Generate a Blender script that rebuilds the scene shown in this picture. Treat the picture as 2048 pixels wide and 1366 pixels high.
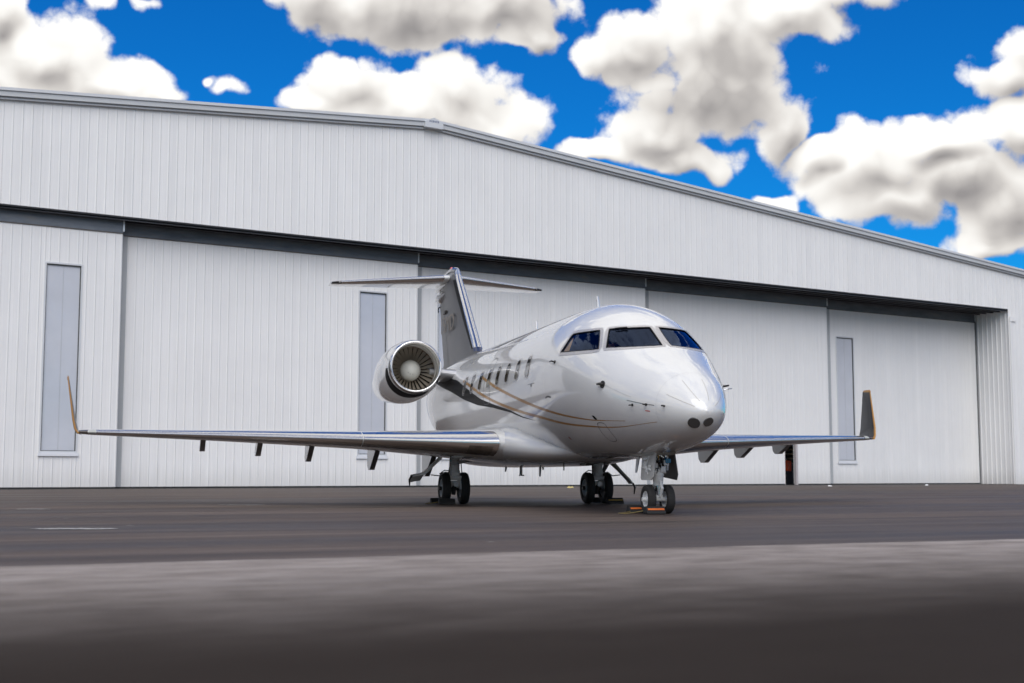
import bpy, bmesh, math, random
import numpy as np
from mathutils import Vector, Matrix, Euler
from mathutils.geometry import delaunay_2d_cdt
R = math.radians
random.seed(7)
for o in list(bpy.data.objects): bpy.data.objects.remove(o)
scene = bpy.context.scene
col = scene.collection

# ------------------------------------------------------------------ camera
cam_d = bpy.data.cameras.new('camera'); cam = bpy.data.objects.new('camera', cam_d); col.objects.link(cam)
cam.location = (0, 0, 0.593); cam.rotation_euler = (R(90 + 5.732), 0, 0)
cam_d.sensor_width = 36; cam_d.lens = 2682.5 / 2048 * 36
cam_d.clip_start = 0.05; cam_d.clip_end = 6000
cam_d.dof.use_dof = True; cam_d.dof.focus_distance = 24.0; cam_d.dof.aperture_fstop = 2.2
scene.camera = cam

# ------------------------------------------------------------------ light, sky and exposure
SUN_EL, SUN_AZ = R(46), R(176)          # azimuth measured from +Y towards +X: behind the camera
SUN_STRENGTH, SUN_ANGLE = 1.6, R(60)     # sun veiled by broken cloud
SKY_STRENGTH, SKY_SAT, CLOUD_GAIN = 0.062, 1.25, 1.0
EXPOSURE = 0.8
sd = bpy.data.lights.new('sun', 'SUN'); sun = bpy.data.objects.new('sun', sd); col.objects.link(sun)
sd.energy = SUN_STRENGTH; sd.angle = SUN_ANGLE; sd.color = (1, .97, .92)
sdir = Vector((math.sin(SUN_AZ) * math.cos(SUN_EL), math.cos(SUN_AZ) * math.cos(SUN_EL), math.sin(SUN_EL)))
sun.rotation_euler = sdir.to_track_quat('Z', 'Y').to_euler(); sun.location = sdir * 300
vs = scene.view_settings
vs.view_transform = 'Standard'; vs.look = 'None'; vs.exposure = EXPOSURE; vs.gamma = 1; vs.use_curve_mapping = False
scene.cycles.use_denoising = True
scene.cycles.max_bounces = 6; scene.cycles.diffuse_bounces = 3; scene.cycles.glossy_bounces = 4
scene.cycles.sample_clamp_indirect = 6; scene.cycles.use_adaptive_sampling = True; scene.cycles.adaptive_threshold = .02

world = bpy.data.worlds.new('World'); scene.world = world; world.use_nodes = True
# cumulus clouds as (azimuth, elevation, half width, half height, greyness), all in radians
CLOUDS = [(-0.3417, 0.29, 0.0473, 0.0345, 0.1), (-0.3662, 0.2689, 0.0545, 0.0327, 0.35), (-0.2979, 0.2716, 0.0473, 0.02, 0.25), (-0.3781, 0.3163, 0.0218, 0.0218, 0.8), (-0.2696, 0.2685, 0.0218, 0.0091, 0.2), (-0.127, 0.2885, 0.04, 0.0255, 0.0), (-0.0853, 0.2718, 0.0836, 0.0291, 0.25), (-0.153, 0.2732, 0.0327, 0.0127, 0.1), (-0.0398, 0.287, 0.04, 0.0255, 0.1), (-0.015, 0.2655, 0.0327, 0.0182, 0.3), (0.0174, 0.2655, 0.0164, 0.0102, 0.3), (-0.0746, 0.3449, 0.0836, 0.0291, 0.95), (-0.1543, 0.3506, 0.0509, 0.0164, 0.7), (-0.0055, 0.3476, 0.0436, 0.0218, 0.7), (0.0137, 0.3247, 0.0182, 0.0145, 0.6), (0.0862, 0.3165, 0.04, 0.0236, 0.5), (0.1581, 0.3245, 0.0509, 0.04, 0.2), (0.1499, 0.2789, 0.0655, 0.0364, 0.9), (0.1158, 0.2494, 0.0473, 0.0218, 0.75), (0.2029, 0.3325, 0.0618, 0.0218, 0.25), (0.2578, 0.3422, 0.04, 0.0127, 0.2), (0.0667, 0.2414, 0.0327, 0.0102, 0.25), (0.1343, 0.2308, 0.04, 0.0109, 0.8), (0.2013, 0.2552, 0.02, 0.0218, 0.8), (0.1984, 0.205, 0.0218, 0.0095, 0.05), (0.2299, 0.2359, 0.0218, 0.0102, 0.1), (0.2618, 0.2234, 0.04, 0.0273, 0.1), (0.3044, 0.2383, 0.0364, 0.0127, 0.15), (0.3276, 0.2122, 0.0545, 0.0255, 0.95), (0.2857, 0.1972, 0.0545, 0.0218, 0.5), (0.3691, 0.2435, 0.0291, 0.0218, 0.2), (0.3672, 0.192, 0.0436, 0.0291, 0.8), (0.362, 0.2782, 0.0255, 0.0182, 0.4), (0.3727, 0.2956, 0.0145, 0.0145, 0.2), (0.3497, 0.1653, 0.0327, 0.0109, 0.6), (-0.2176, 0.2754, 0.0164, 0.0051, 0.2), (-0.2341, 0.2797, 0.0073, 0.0044, 0.3), (-0.3052, 0.3359, 0.0127, 0.0073, 0.6), (-0.2626, 0.3364, 0.0109, 0.0058, 0.6)]

class NT:
    """thin wrapper for building node trees"""
    def __init__(s, nt): s.nt = nt
    def n(s, typ, **kw):
        nd = s.nt.nodes.new(typ)
        for k, v in kw.items(): setattr(nd, k, v)
        return nd
    def put(s, sock, v):
        if isinstance(v, bpy.types.NodeSocket): s.nt.links.new(v, sock)
        elif v is not None: sock.default_value = v
    def m(s, op, a, b=None, c=None, clamp=False):
        nd = s.n('ShaderNodeMath', operation=op, use_clamp=clamp)
        s.put(nd.inputs[0], a); s.put(nd.inputs[1], b); s.put(nd.inputs[2], c)
        return nd.outputs[0]
    def v(s, op, a, b=None, c=None, scale=None):
        nd = s.n('ShaderNodeVectorMath', operation=op)
        s.put(nd.inputs[0], a); s.put(nd.inputs[1], b); s.put(nd.inputs[2], c)
        if scale is not None: s.put(nd.inputs['Scale'], scale)
        return nd.outputs['Value'] if op in ('LENGTH', 'DOT_PRODUCT', 'DISTANCE') else nd.outputs[0]
    def noise(s, vec, scale, detail=6, rough=.5, dist=0, color=False, lac=2.0):
        nd = s.n('ShaderNodeTexNoise'); s.put(nd.inputs['Vector'], vec)
        nd.inputs['Scale'].default_value = scale; nd.inputs['Detail'].default_value = detail
        nd.inputs['Roughness'].default_value = rough; nd.inputs['Distortion'].default_value = dist
        nd.inputs['Lacunarity'].default_value = lac
        return nd.outputs['Color' if color else 'Fac']
    def step(s, x, a, b, lo=0, hi=1, smooth=True):
        nd = s.n('ShaderNodeMapRange'); nd.interpolation_type = 'SMOOTHSTEP' if smooth else 'LINEAR'
        s.put(nd.inputs['Value'], x); s.put(nd.inputs['From Min'], a); s.put(nd.inputs['From Max'], b)
        s.put(nd.inputs['To Min'], lo); s.put(nd.inputs['To Max'], hi)
        return nd.outputs[0]
    def mix(s, f, a, b, blend='MIX'):
        nd = s.n('ShaderNodeMix', data_type='RGBA', blend_type=blend)
        s.put(nd.inputs[0], f); s.put(nd.inputs[6], a); s.put(nd.inputs[7], b)
        return nd.outputs[2]
    def ramp(s, f, stops):
        nd = s.n('ShaderNodeValToRGB'); s.put(nd.inputs[0], f); e = nd.color_ramp.elements
        while len(e) < len(stops): e.new(.5)
        for q, (p, c) in zip(e, stops): q.position = p; q.color = c
        return nd.outputs[0]

def cloud_group():
    """soft cloud bodies over the sky, before any fluff: field > 0 inside a cloud, and how grey it is"""
    g = bpy.data.node_groups.new('cloud_field', 'ShaderNodeTree'); t = NT(g)
    g.interface.new_socket('Point', in_out='INPUT', socket_type='NodeSocketVector')
    g.interface.new_socket('Field', in_out='OUTPUT', socket_type='NodeSocketFloat')
    g.interface.new_socket('Grey', in_out='OUTPUT', socket_type='NodeSocketFloat')
    gi = t.n('NodeGroupInput'); go = t.n('NodeGroupOutput'); p = gi.outputs[0]
    f = None; gr = None; K = 1.12
    for a, e, rx, rz, k in CLOUDS:
        K = 1.06 if rx > .0175 else 2.0
        q = t.v('MULTIPLY_ADD', p, (1 / (rx * K), 1 / (rz * K), 0), (-a / (rx * K), -e / (rz * K), 0))
        fi = t.m('SUBTRACT', 1.0 if rx > .0175 else .45, t.v('LENGTH', q))
        f = fi if f is None else t.m('SMOOTH_MAX', f, fi, .25)
        if k > .3:
            gi_ = t.m('MULTIPLY', fi, k); gr = t.m('MAXIMUM', gi_, 0) if gr is None else t.m('SMOOTH_MAX', gr, gi_, .15)
    t.put(go.inputs[0], f); t.put(go.inputs[1], gr)
    return g

def build_world():
    t = NT(world.node_tree); world.node_tree.nodes.clear()
    out = t.n('ShaderNodeOutputWorld'); bg = t.n('ShaderNodeBackground'); bg.inputs['Strength'].default_value = 1.0
    sky = t.n('ShaderNodeTexSky', sky_type='NISHITA', sun_disc=False)
    sky.sun_elevation = SUN_EL; sky.sun_rotation = SUN_AZ; sky.altitude = 100; sky.air_density = 1.0; sky.dust_density = .2; sky.ozone_density = 2.5
    hs = t.n('ShaderNodeHueSaturation'); hs.inputs['Saturation'].default_value = SKY_SAT; hs.inputs['Value'].default_value = 1.0; hs.inputs['Hue'].default_value = .506
    t.put(hs.inputs['Color'], sky.outputs[0])
    skyc = t.mix(1.0, hs.outputs[0], (SKY_STRENGTH * .04, SKY_STRENGTH * .64, SKY_STRENGTH * 1.06, 1), 'MULTIPLY')   # deep polarised blue
    geo = t.n('ShaderNodeNewGeometry'); d = t.v('SCALE', geo.outputs['Incoming'], scale=-1.0)
    sx = t.n('ShaderNodeSeparateXYZ'); t.put(sx.inputs[0], d)
    az = t.m('ARCTAN2', sx.outputs[0], sx.outputs[1]); el = t.m('ARCSINE', sx.outputs[2])
    cb = t.n('ShaderNodeCombineXYZ'); t.put(cb.inputs[0], az); t.put(cb.inputs[1], el)
    w = t.v('SUBTRACT', t.noise(d, 16, 2, .5, color=True), (.5, .5, .5))
    p = t.v('ADD', cb.outputs[0], t.v('MULTIPLY', w, (.060, .044, 0)))
    g = cloud_group()
    def field(vec):
        nd = t.n('ShaderNodeGroup'); nd.node_tree = g; t.put(nd.inputs[0], vec); return nd.outputs
    f0 = field(p); f1 = field(t.v('ADD', p, (-.006, .013, 0)))
    # the same kind of clouds over the rest of the sky
    ze = t.v('MULTIPLY', d, (1, 1, 2.2))
    gen = t.m('MULTIPLY', t.m('SUBTRACT', t.noise(ze, 2.6, 2, .5), .485), 6.0)
    away = t.m('SUBTRACT', 1.0, t.m('MULTIPLY', t.step(t.m('ABSOLUTE', az), .40, .60, 1, 0), t.step(el, .36, .55, 1, 0)))
    gen = t.m('MINIMUM', t.m('SUBTRACT', t.m('ADD', gen, t.m('MULTIPLY', away, 8.0)), 8.0), 1.0)
    f = t.m('MAXIMUM', f0[0], gen)
    gr = t.m('MAXIMUM', f0[1], t.m('MULTIPLY', t.m('MAXIMUM', gen, 0), .5))
    n0 = t.noise(d, 27, 8, .60); n2 = t.noise(d, 27, 2, .5); n1 = t.noise(t.v('ADD', d, (-.006, 0, .012)), 27, 2, .5)
    # cauliflower billows
    bill = None
    wp_ = t.v('ADD', cb.outputs[0], t.v('MULTIPLY', w, (.030, .030, 0)))
    for sc_, am in ((34, 1.0), (83, .55)):
        vo = t.n('ShaderNodeTexVoronoi', voronoi_dimensions='2D', feature='F1'); vo.inputs['Scale'].default_value = sc_; t.put(vo.inputs['Vector'], wp_)
        q = t.m('MULTIPLY_ADD', t.m('POWER', vo.outputs['Distance'], 2.0), -2.2 * am, .45 * am); bill = q if bill is None else t.m('ADD', bill, q)
    den = t.m('ADD', t.m('ADD', t.m('MULTIPLY', f, 1.6), t.m('MULTIPLY_ADD', n0, 1.9, -.90)), t.m('MULTIPLY', bill, .26))
    mask = t.step(den, -.10, .42)
    lit = t.m('ADD', t.m('ADD', t.m('MULTIPLY', t.m('SUBTRACT', n2, n1), .55), t.m('MULTIPLY_ADD', n0, .26, -.13)), t.m('MULTIPLY', bill, .10))
    top = t.m('MULTIPLY', t.m('SUBTRACT', f0[0], f1[0]), .80)
    rim = t.step(den, .2, 1.1, .10, -.02)
    shade = t.m('SUBTRACT', t.m('ADD', t.m('ADD', t.m('ADD', .74, rim), lit), top), t.m('MULTIPLY', gr, .66))
    cc = t.ramp(shade, [(.05, (.185, .176, .175, 1)), (.35, (.305, .290, .280, 1)), (.58, (.440, .422, .402, 1)), (.80, (.555, .542, .520, 1)), (1.0, (.63, .62, .60, 1))])
    cc = t.mix(1.0, cc, (CLOUD_GAIN,) * 3 + (1,), 'MULTIPLY')
    c = t.mix(mask, skyc, cc)
    t.put(bg.inputs['Color'], c); world.node_tree.links.new(bg.outputs[0], out.inputs[0])
    world.cycles.sampling_method = 'MANUAL'; world.cycles.sample_map_resolution = 512
build_world()

# ------------------------------------------------------------------ materials
MATS = {}
def mat(name, base, rough=.5, metal=0, coat=0, coat_rough=.03, vary=0.0, vscale=3.0, bump=0.0, bscale=40, spec=.5, emit=None):
    if name in MATS: return MATS[name]
    m = bpy.data.materials.new(name); m.use_nodes = True; t = NT(m.node_tree); b = m.node_tree.nodes['Principled BSDF']
    b.inputs['Roughness'].default_value = rough; b.inputs['Metallic'].default_value = metal
    b.inputs['Coat Weight'].default_value = coat; b.inputs['Coat Roughness'].default_value = coat_rough
    b.inputs['Specular IOR Level'].default_value = spec
    base = tuple(base) + (1,)
    tc = t.n('ShaderNodeTexCoord').outputs['Object']
    if vary > 0:
        f = t.noise(tc, vscale, 6, .6)
        lo = tuple(c * (1 - vary) for c in base[:3]) + (1,); hi = tuple(min(1, c * (1 + vary)) for c in base[:3]) + (1,)
        t.put(b.inputs['Base Color'], t.ramp(f, [(.3, lo), (.7, hi)]))
    else: b.inputs['Base Color'].default_value = base
    if bump > 0:
        bp = t.n('ShaderNodeBump'); bp.inputs['Strength'].default_value = bump; bp.inputs['Distance'].default_value = .01
        t.put(bp.inputs['Height'], t.noise(tc, bscale, 4, .5)); t.put(b.inputs['Normal'], bp.outputs[0])
        if coat: t.put(b.inputs['Coat Normal'], bp.outputs[0])
    MATS[name] = m; return m

def glass_mat(name, tint, ior=1.42):
    if name in MATS: return MATS[name]
    m = bpy.data.materials.new(name); m.use_nodes = True; t = NT(m.node_tree); m.node_tree.nodes.clear()
    out = t.n('ShaderNodeOutputMaterial'); tr = t.n('ShaderNodeBsdfTransparent'); gl = t.n('ShaderNodeBsdfGlossy'); mx = t.n('ShaderNodeMixShader'); fr = t.n('ShaderNodeFresnel')
    tr.inputs[0].default_value = tuple(tint) + (1,); gl.inputs['Roughness'].default_value = .01; gl.inputs[0].default_value = (.42, .56, .95, 1)
    fr.inputs[0].default_value = ior
    t.put(mx.inputs[0], fr.outputs[0]); t.put(mx.inputs[1], tr.outputs[0]); t.put(mx.inputs[2], gl.outputs[0]); t.put(out.inputs[0], mx.outputs[0])
    MATS[name] = m; return m

white_paint = mat('white_aircraft_paint', (.69, .685, .67), .26, 0, 1.0, .012, vary=.012, vscale=1.2, bump=.012, bscale=2.2)
grey_paint = mat('grey_aircraft_paint', (.075, .075, .08), .45, 0, .12, .08, vary=.04, vscale=.8)
black_paint = mat('black_aircraft_paint', (.007, .007, .008), .45, 0, 0, .05, spec=.12)
gold_paint = mat('gold_stripe_paint', (.42, .21, .05), .35, .25, .4, .08)
chrome = mat('polished_metal', (.80, .79, .78), .17, 1.0, vary=.02, vscale=2, bump=.02, bscale=6)
brushed = mat('brushed_metal', (.62, .62, .63), .28, 1.0, vary=.06, vscale=20)
frame_metal = mat('window_frame_metal', (.55, .53, .52), .42, .6, vary=.08, vscale=30, bump=.15, bscale=60)
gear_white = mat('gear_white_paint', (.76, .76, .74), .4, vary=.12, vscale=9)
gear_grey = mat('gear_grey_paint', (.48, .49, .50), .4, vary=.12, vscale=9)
dark_part = mat('dark_oily_metal', (.03, .028, .027), .45, .3, vary=.3, vscale=12)
tyre_rubber = mat('tyre_rubber', (.022, .021, .020), .75, vary=.25, vscale=14, bump=.1, bscale=90)
blade_metal = mat('fan_blade_titanium', (.42, .37, .30), .38, .35, vary=.1, vscale=5)
duct_paint = mat('intake_duct_paint', (.52, .50, .46), .45, vary=.06, vscale=4)
rust_rub = mat('worn_abradable_ring', (.22, .13, .07), .6, vary=.2, vscale=12)
spinner_paint = mat('spinner_grey_paint', (.55, .55, .50), .5, vary=.06, vscale=6)
line_dark = mat('panel_gap_sealant', (.10, .10, .105), .6)  # plain dark grey for panel joints and outlines
seal_black = mat('window_seal_rubber', (.015, .015, .016), .6)
lining = mat('cockpit_dark_lining', (.012, .013, .020), .8)
tan_trim = mat('tan_cabin_trim', (.88, .52, .18), .6, vary=.1, vscale=8)
glass = glass_mat('windshield_glass', (.78, .80, .86))
cabin_glass = mat('cabin_window_pane', (.030, .026, .020), .08, 0, 1.0, .02)
lens_glass = mat('light_lens', (.05, .05, .05), .08, .0, 1.0, .01)
lens_clear = mat('landing_light_reflector', (.55, .55, .53), .12, 1.0, vary=.35, vscale=7)
skin_tone = mat('skin', (.50, .27, .18), .5)
shirt_dark = mat('dark_shirt', (.02, .022, .03), .8)
hair_dark = mat('brown_hair', (.03, .02, .014), .7)
red_mark = mat('red_marking', (.5, .03, .02), .4)
blue_part = mat('blue_fitting', (.05, .25, .42), .4)
amber_part = mat('amber_hose', (.36, .22, .05), .45)
beacon_red = mat('red_beacon_lens', (.55, .05, .08), .2, 0, .8)
letter_tan = mat('pale_tan_lettering', (.20, .17, .14), .5)
door_dark = mat('dark_door_glass', (.012, .012, .014), .35)

def cladding_mat(name, base, seed):
    m = bpy.data.materials.new(name); m.use_nodes = True; t = NT(m.node_tree); b = m.node_tree.nodes['Principled BSDF']
    tc = t.n('ShaderNodeTexCoord').outputs['Object']; p = t.v('ADD', tc, (seed, seed * 2, 0))
    streak = t.noise(t.v('MULTIPLY', p, (5.0, 5.0, .10)), 1.0, 5, .6); blot = t.noise(p, .35, 5, .6)
    k = t.m('ADD', t.m('MULTIPLY', t.m('SUBTRACT', streak, .5), .16), t.m('MULTIPLY', t.m('SUBTRACT', blot, .5), .14))
    c = t.mix(1.0, base + (1,), t.n('ShaderNodeCombineColor').outputs[0], 'MULTIPLY'); cc = c.node.inputs[7].links[0].from_node
    for i in range(3): t.put(cc.inputs[i], t.m('ADD', 1.0, k))
    sz = t.n('ShaderNodeSeparateXYZ'); t.put(sz.inputs[0], tc)
    dust = t.m('MULTIPLY', t.step(t.m('ADD', sz.outputs[2], t.m('MULTIPLY', t.m('SUBTRACT', streak, .5), 1.6)), 1.3, .0), .30)
    t.put(b.inputs['Base Color'], t.mix(dust, c, (.36, .34, .31, 1))); b.inputs['Roughness'].default_value = .42; b.inputs['Specular IOR Level'].default_value = .35
    bp = t.n('ShaderNodeBump'); bp.inputs['Strength'].default_value = .12; bp.inputs['Distance'].default_value = .01; t.put(bp.inputs['Height'], t.noise(t.v('MULTIPLY', p, (2.2, 2.2, .8)), 1.0, 3, .5)); t.put(b.inputs['Normal'], bp.outputs[0])
    return m
clad = cladding_mat('white_metal_cladding', (.80, .788, .775), 0.0)
clad2 = cladding_mat('white_metal_cladding_weathered', (.78, .770, .760), 3.7)
trim_white = mat('white_trim', (.60, .61, .63), .4, vary=.04, vscale=.5)
trim_board = mat('pale_grey_trim', (.52, .53, .54), .45, vary=.04, vscale=.5)
trim_grey = mat('grey_trim', (.42, .43, .44), .45, vary=.04, vscale=.5)
trim_bright = mat('galvanised_end_plate', (.74, .80, .84), .4)
dark_gap = mat('dark_backing', (.02, .02, .022), .8)
pane_poly = mat('translucent_window_panel', (.53, .545, .595), .22, 0, .5, .06, vary=.05, vscale=.5, bump=.01, bscale=.8)
frame_dark = mat('window_dark_gasket', (.06, .065, .06), .6)
rubber_sweep = mat('black_rubber_sweep', (.02, .02, .02), .8)
roof_metal = mat('roof_sheet', (.55, .56, .58), .4)
interior_dark = mat('hangar_interior', (.08, .08, .08), .9)

def steel_beam_mat():
    m = bpy.data.materials.new('blue_grey_steel_beam'); m.use_nodes = True; t = NT(m.node_tree); b = m.node_tree.nodes['Principled BSDF']
    tc = t.n('ShaderNodeTexCoord').outputs['Object']
    f = t.noise(t.v('MULTIPLY', tc, (.5, 1, 2.2)), 1.1, 8, .65)
    c = t.ramp(f, [(.30, (.085, .102, .125, 1)), (.55, (.145, .165, .190, 1)), (.72, (.185, .185, .180, 1))])
    r = t.step(t.noise(t.v('MULTIPLY', tc, (.9, 1, 3)), 2.0, 9, .7), .62, .75)
    t.put(b.inputs['Base Color'], t.mix(t.m('MULTIPLY', r, .45), c, (.13, .085, .05, 1))); b.inputs['Roughness'].default_value = .55
    return m
steel = steel_beam_mat()
steel_black = mat('black_steel_track', (.018, .018, .022), .5, vary=.3, vscale=1)
steel_edge = mat('worn_track_flange', (.075, .078, .09), .5, vary=.3, vscale=1)

def asphalt_mat():
    m = bpy.data.materials.new('apron_asphalt'); m.use_nodes = True; t = NT(m.node_tree); b = m.node_tree.nodes['Principled BSDF']
    tc = t.n('ShaderNodeTexCoord').outputs['Object']
    rot = t.n('ShaderNodeMapping'); rot.inputs['Rotation'].default_value = (0, 0, R(-24)); t.put(rot.inputs[0], tc); p = rot.outputs[0]
    broad = t.noise(t.v('MULTIPLY', p, (.05, .35, 1)), 1.0, 5, .55)
    streak = t.noise(t.v('MULTIPLY', p, (.10, 1.6, 1)), 1.0, 7, .65)
    grain = t.noise(tc, 60, 4, .6)
    f = t.m('ADD', t.m('ADD', t.m('MULTIPLY', broad, .50), t.m('MULTIPLY', streak, .42)), t.m('MULTIPLY', grain, .12))
    c = t.ramp(f, [(.39, (.025, .0178, .0140, 1)), (.50, (.058, .0425, .0345, 1)), (.57, (.090, .067, .0550, 1)), (.66, (.165, .127, .107, 1))])
    stain = t.step(t.noise(t.v('MULTIPLY', p, (.16, .5, 1)), 1.3, 6, .6), .60, .70)
    c = t.mix(t.m('MULTIPLY', stain, .35), c, (.032, .029, .029, 1))
    vo = t.n('ShaderNodeTexVoronoi'); vo.inputs['Scale'].default_value = .55; t.put(vo.inputs['Vector'], p)
    speck = t.step(vo.outputs['Distance'], .030, .018)
    c = t.mix(t.m('MULTIPLY', speck, .6), c, (.45, .44, .42, 1))
    t.put(b.inputs['Base Color'], c)
    t.put(b.inputs['Roughness'], t.step(broad, .35, .65, .50, .70)); b.inputs['Specular IOR Level'].default_value = .25
    bp = t.n('ShaderNodeBump'); bp.inputs['Strength'].default_value = .35; bp.inputs['Distance'].default_value = .006
    t.put(bp.inputs['Height'], t.noise(tc, 90, 3, .6)); t.put(b.inputs['Normal'], bp.outputs[0])
    return m

def concrete_mat():
    m = bpy.data.materials.new('foreground_sealed_pavement'); m.use_nodes = True; t = NT(m.node_tree); b = m.node_tree.nodes['Principled BSDF']
    tc = t.n('ShaderNodeTexCoord').outputs['Object']
    rot = t.n('ShaderNodeMapping'); rot.inputs['Rotation'].default_value = (0, 0, R(-25)); t.put(rot.inputs[0], tc); p = rot.outputs[0]
    broad = t.noise(t.v('MULTIPLY', p, (.5, 1.4, 1)), .55, 5, .6)
    blot = t.noise(t.v('MULTIPLY', p, (.8, 1.3, 1)), 2.0, 6, .6)
    grain = t.noise(tc, 70, 4, .6)
    f = t.m('ADD', t.m('ADD', t.m('MULTIPLY', broad, .42), t.m('MULTIPLY', blot, .52)), t.m('MULTIPLY', grain, .12))
    c = t.ramp(f, [(.38, (.155, .133, .122, 1)), (.53, (.262, .230, .214, 1)), (.66, (.345, .308, .290, 1))])
    # vignette painted into the colour: the strip darkens towards the camera, edge broken by noise
    sp_ = t.n('ShaderNodeSeparateXYZ'); t.put(sp_.inputs[0], tc)
    back = t.m('SUBTRACT', t.m('MULTIPLY_ADD', sp_.outputs[0], .475, 10.5), sp_.outputs[1])
    vignette = t.step(t.m('ADD', back, t.m('MULTIPLY', t.m('SUBTRACT', broad, .5), 3.2)), .6, 5.9)
    c = t.mix(t.m('MULTIPLY', vignette, .96), c, (.024, .0185, .0155, 1))
    t.put(b.inputs['Base Color'], c)
    t.put(b.inputs['Roughness'], t.step(blot, .3, .7, .85, .95)); b.inputs['Specular IOR Level'].default_value = .02
    bp = t.n('ShaderNodeBump'); bp.inputs['Strength'].default_value = .25; bp.inputs['Distance'].default_value = .004
    t.put(bp.inputs['Height'], t.noise(tc, 80, 3, .6)); t.put(b.inputs['Normal'], bp.outputs[0])
    return m

def worn_white_mat():
    m = bpy.data.materials.new('worn_white_line_paint'); m.use_nodes = True; t = NT(m.node_tree); b = m.node_tree.nodes['Principled BSDF']
    tc = t.n('ShaderNodeTexCoord').outputs['Object']
    f = t.step(t.noise(tc, 9, 6, .7), .42, .60)
    t.put(b.inputs['Base Color'], t.mix(f, (.075, .068, .066, 1), (.55, .54, .52, 1))); b.inputs['Roughness'].default_value = .7
    return m

# ------------------------------------------------------------------ mesh helpers
def tag(o, label=None, cat=None, group=None, kind=None):
    if label: o['label'] = label
    if cat: o['category'] = cat
    if group: o['group'] = group
    if kind: o['kind'] = kind
    return o
def empty(name, loc=(0, 0, 0), rz=0.0):
    o = bpy.data.objects.new(name, None); col.objects.link(o); o.location = loc; o.rotation_euler = (0, 0, rz); o.empty_display_size = .3
    return o
def link_mesh(name, me, m, parent=None):
    if m and not me.materials: me.materials.append(m)
    o = bpy.data.objects.new(name, me); col.objects.link(o); o.parent = parent
    return o
class MB:
    def __init__(s): s.v = []; s.f = []
    def add(s, v, f):
        k = len(s.v); s.v += [tuple(map(float, p)) for p in v]; s.f += [tuple(i + k for i in q) for q in f]; return s
    def box(s, x0, x1, y0, y1, z0, z1, M=None):
        v = [(x, y, z) for z in (z0, z1) for y in (y0, y1) for x in (x0, x1)]
        if M is not None: v = [M @ Vector(p) for p in v]
        return s.add(v, [(0, 2, 3, 1), (4, 5, 7, 6), (0, 1, 5, 4), (2, 6, 7, 3), (0, 4, 6, 2), (1, 3, 7, 5)])
    def ring_loft(s, rings, cap0=True, cap1=True, closed=True):
        n = len(rings[0]); v = [p for r in rings for p in r]; f = []
        for i in range(len(rings) - 1):
            for j in range(n if closed else n - 1):
                a = i * n + j; b = i * n + (j + 1) % n
                f.append((a, b, b + n, a + n))
        if cap0: f.append(tuple(range(n))[::-1])
        if cap1: f.append(tuple((len(rings) - 1) * n + j for j in range(n)))
        return s.add(v, f)
    def tube(s, pts, r, n=10, caps=True):
        pts = [Vector(p) for p in pts]; rs = r if isinstance(r, (list, tuple)) else [r] * len(pts)
        rings = []; up = None
        for i, p in enumerate(pts):
            d = (pts[min(i + 1, len(pts) - 1)] - pts[max(i - 1, 0)]).normalized()
            if up is None: up = Vector((0, 0, 1)) if abs(d.z) < .9 else Vector((1, 0, 0))
            a = d.cross(up).normalized(); b = a.cross(d).normalized(); up = b
            rings.append([p + a * math.cos(2 * math.pi * k / n) * rs[i] + b * math.sin(2 * math.pi * k / n) * rs[i] for k in range(n)])
        return s.ring_loft(rings, caps, caps)
    def lathe(s, prof, axis='x', c=(0, 0, 0), n=32, caps=False):
        rings = []
        for a, r in prof:
            rg = []
            for k in range(n):
                t = 2 * math.pi * k / n; u, w = r * math.cos(t), r * math.sin(t)
                rg.append((c[0] + a, c[1] + u, c[2] + w) if axis == 'x' else (c[0] + w, c[1] + a, c[2] + u) if axis == 'y' else (c[0] + u, c[1] + w, c[2] + a))
            rings.append(rg)
        return s.ring_loft(rings, caps, caps)
    def mesh(s, name, smooth=True, angle=35):
        me = bpy.data.meshes.new(name); me.from_pydata(s.v, [], s.f); me.update()
        bm = bmesh.new(); bm.from_mesh(me); bmesh.ops.recalc_face_normals(bm, faces=bm.faces); bm.to_mesh(me); bm.free()
        if smooth:
            me.shade_smooth(); me.set_sharp_from_angle(angle=R(angle))
        return me
    def build(s, name, m, parent=None, smooth=True, angle=35):
        return link_mesh(name, s.mesh(name, smooth, angle), m, parent)
def bevel(o, w=.01, seg=2):
    b = o.modifiers.new('bevel', 'BEVEL'); b.width = w; b.segments = seg; b.limit_method = 'ANGLE'; b.angle_limit = R(40); return o
def share(o, name, parent, loc=(0, 0, 0), rot=(0, 0, 0), scale=(1, 1, 1)):
    c = o.copy(); c.name = name; col.objects.link(c); c.parent = parent; c.location = loc; c.rotation_euler = rot; c.scale = scale
    return c

# ------------------------------------------------------------------ ground
HY = 0.5735080369; HC, HS = math.cos(HY), math.sin(HY)
def hw(u, D, z=0): return Vector((u * HC - D * HS, u * HS + D * HC, z))      # hangar (along, into, up) -> world
G = 3000
me = bpy.data.meshes.new('apron'); me.from_pydata([(-G, -G, 0), (G, -G, 0), (G, G, 0), (-G, G, 0)], [], [(0, 1, 2, 3)])
tag(link_mesh('apron', me, asphalt_mat()), 'dark grey asphalt apron stretching to the hangar doors', 'apron', kind='structure')
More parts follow.
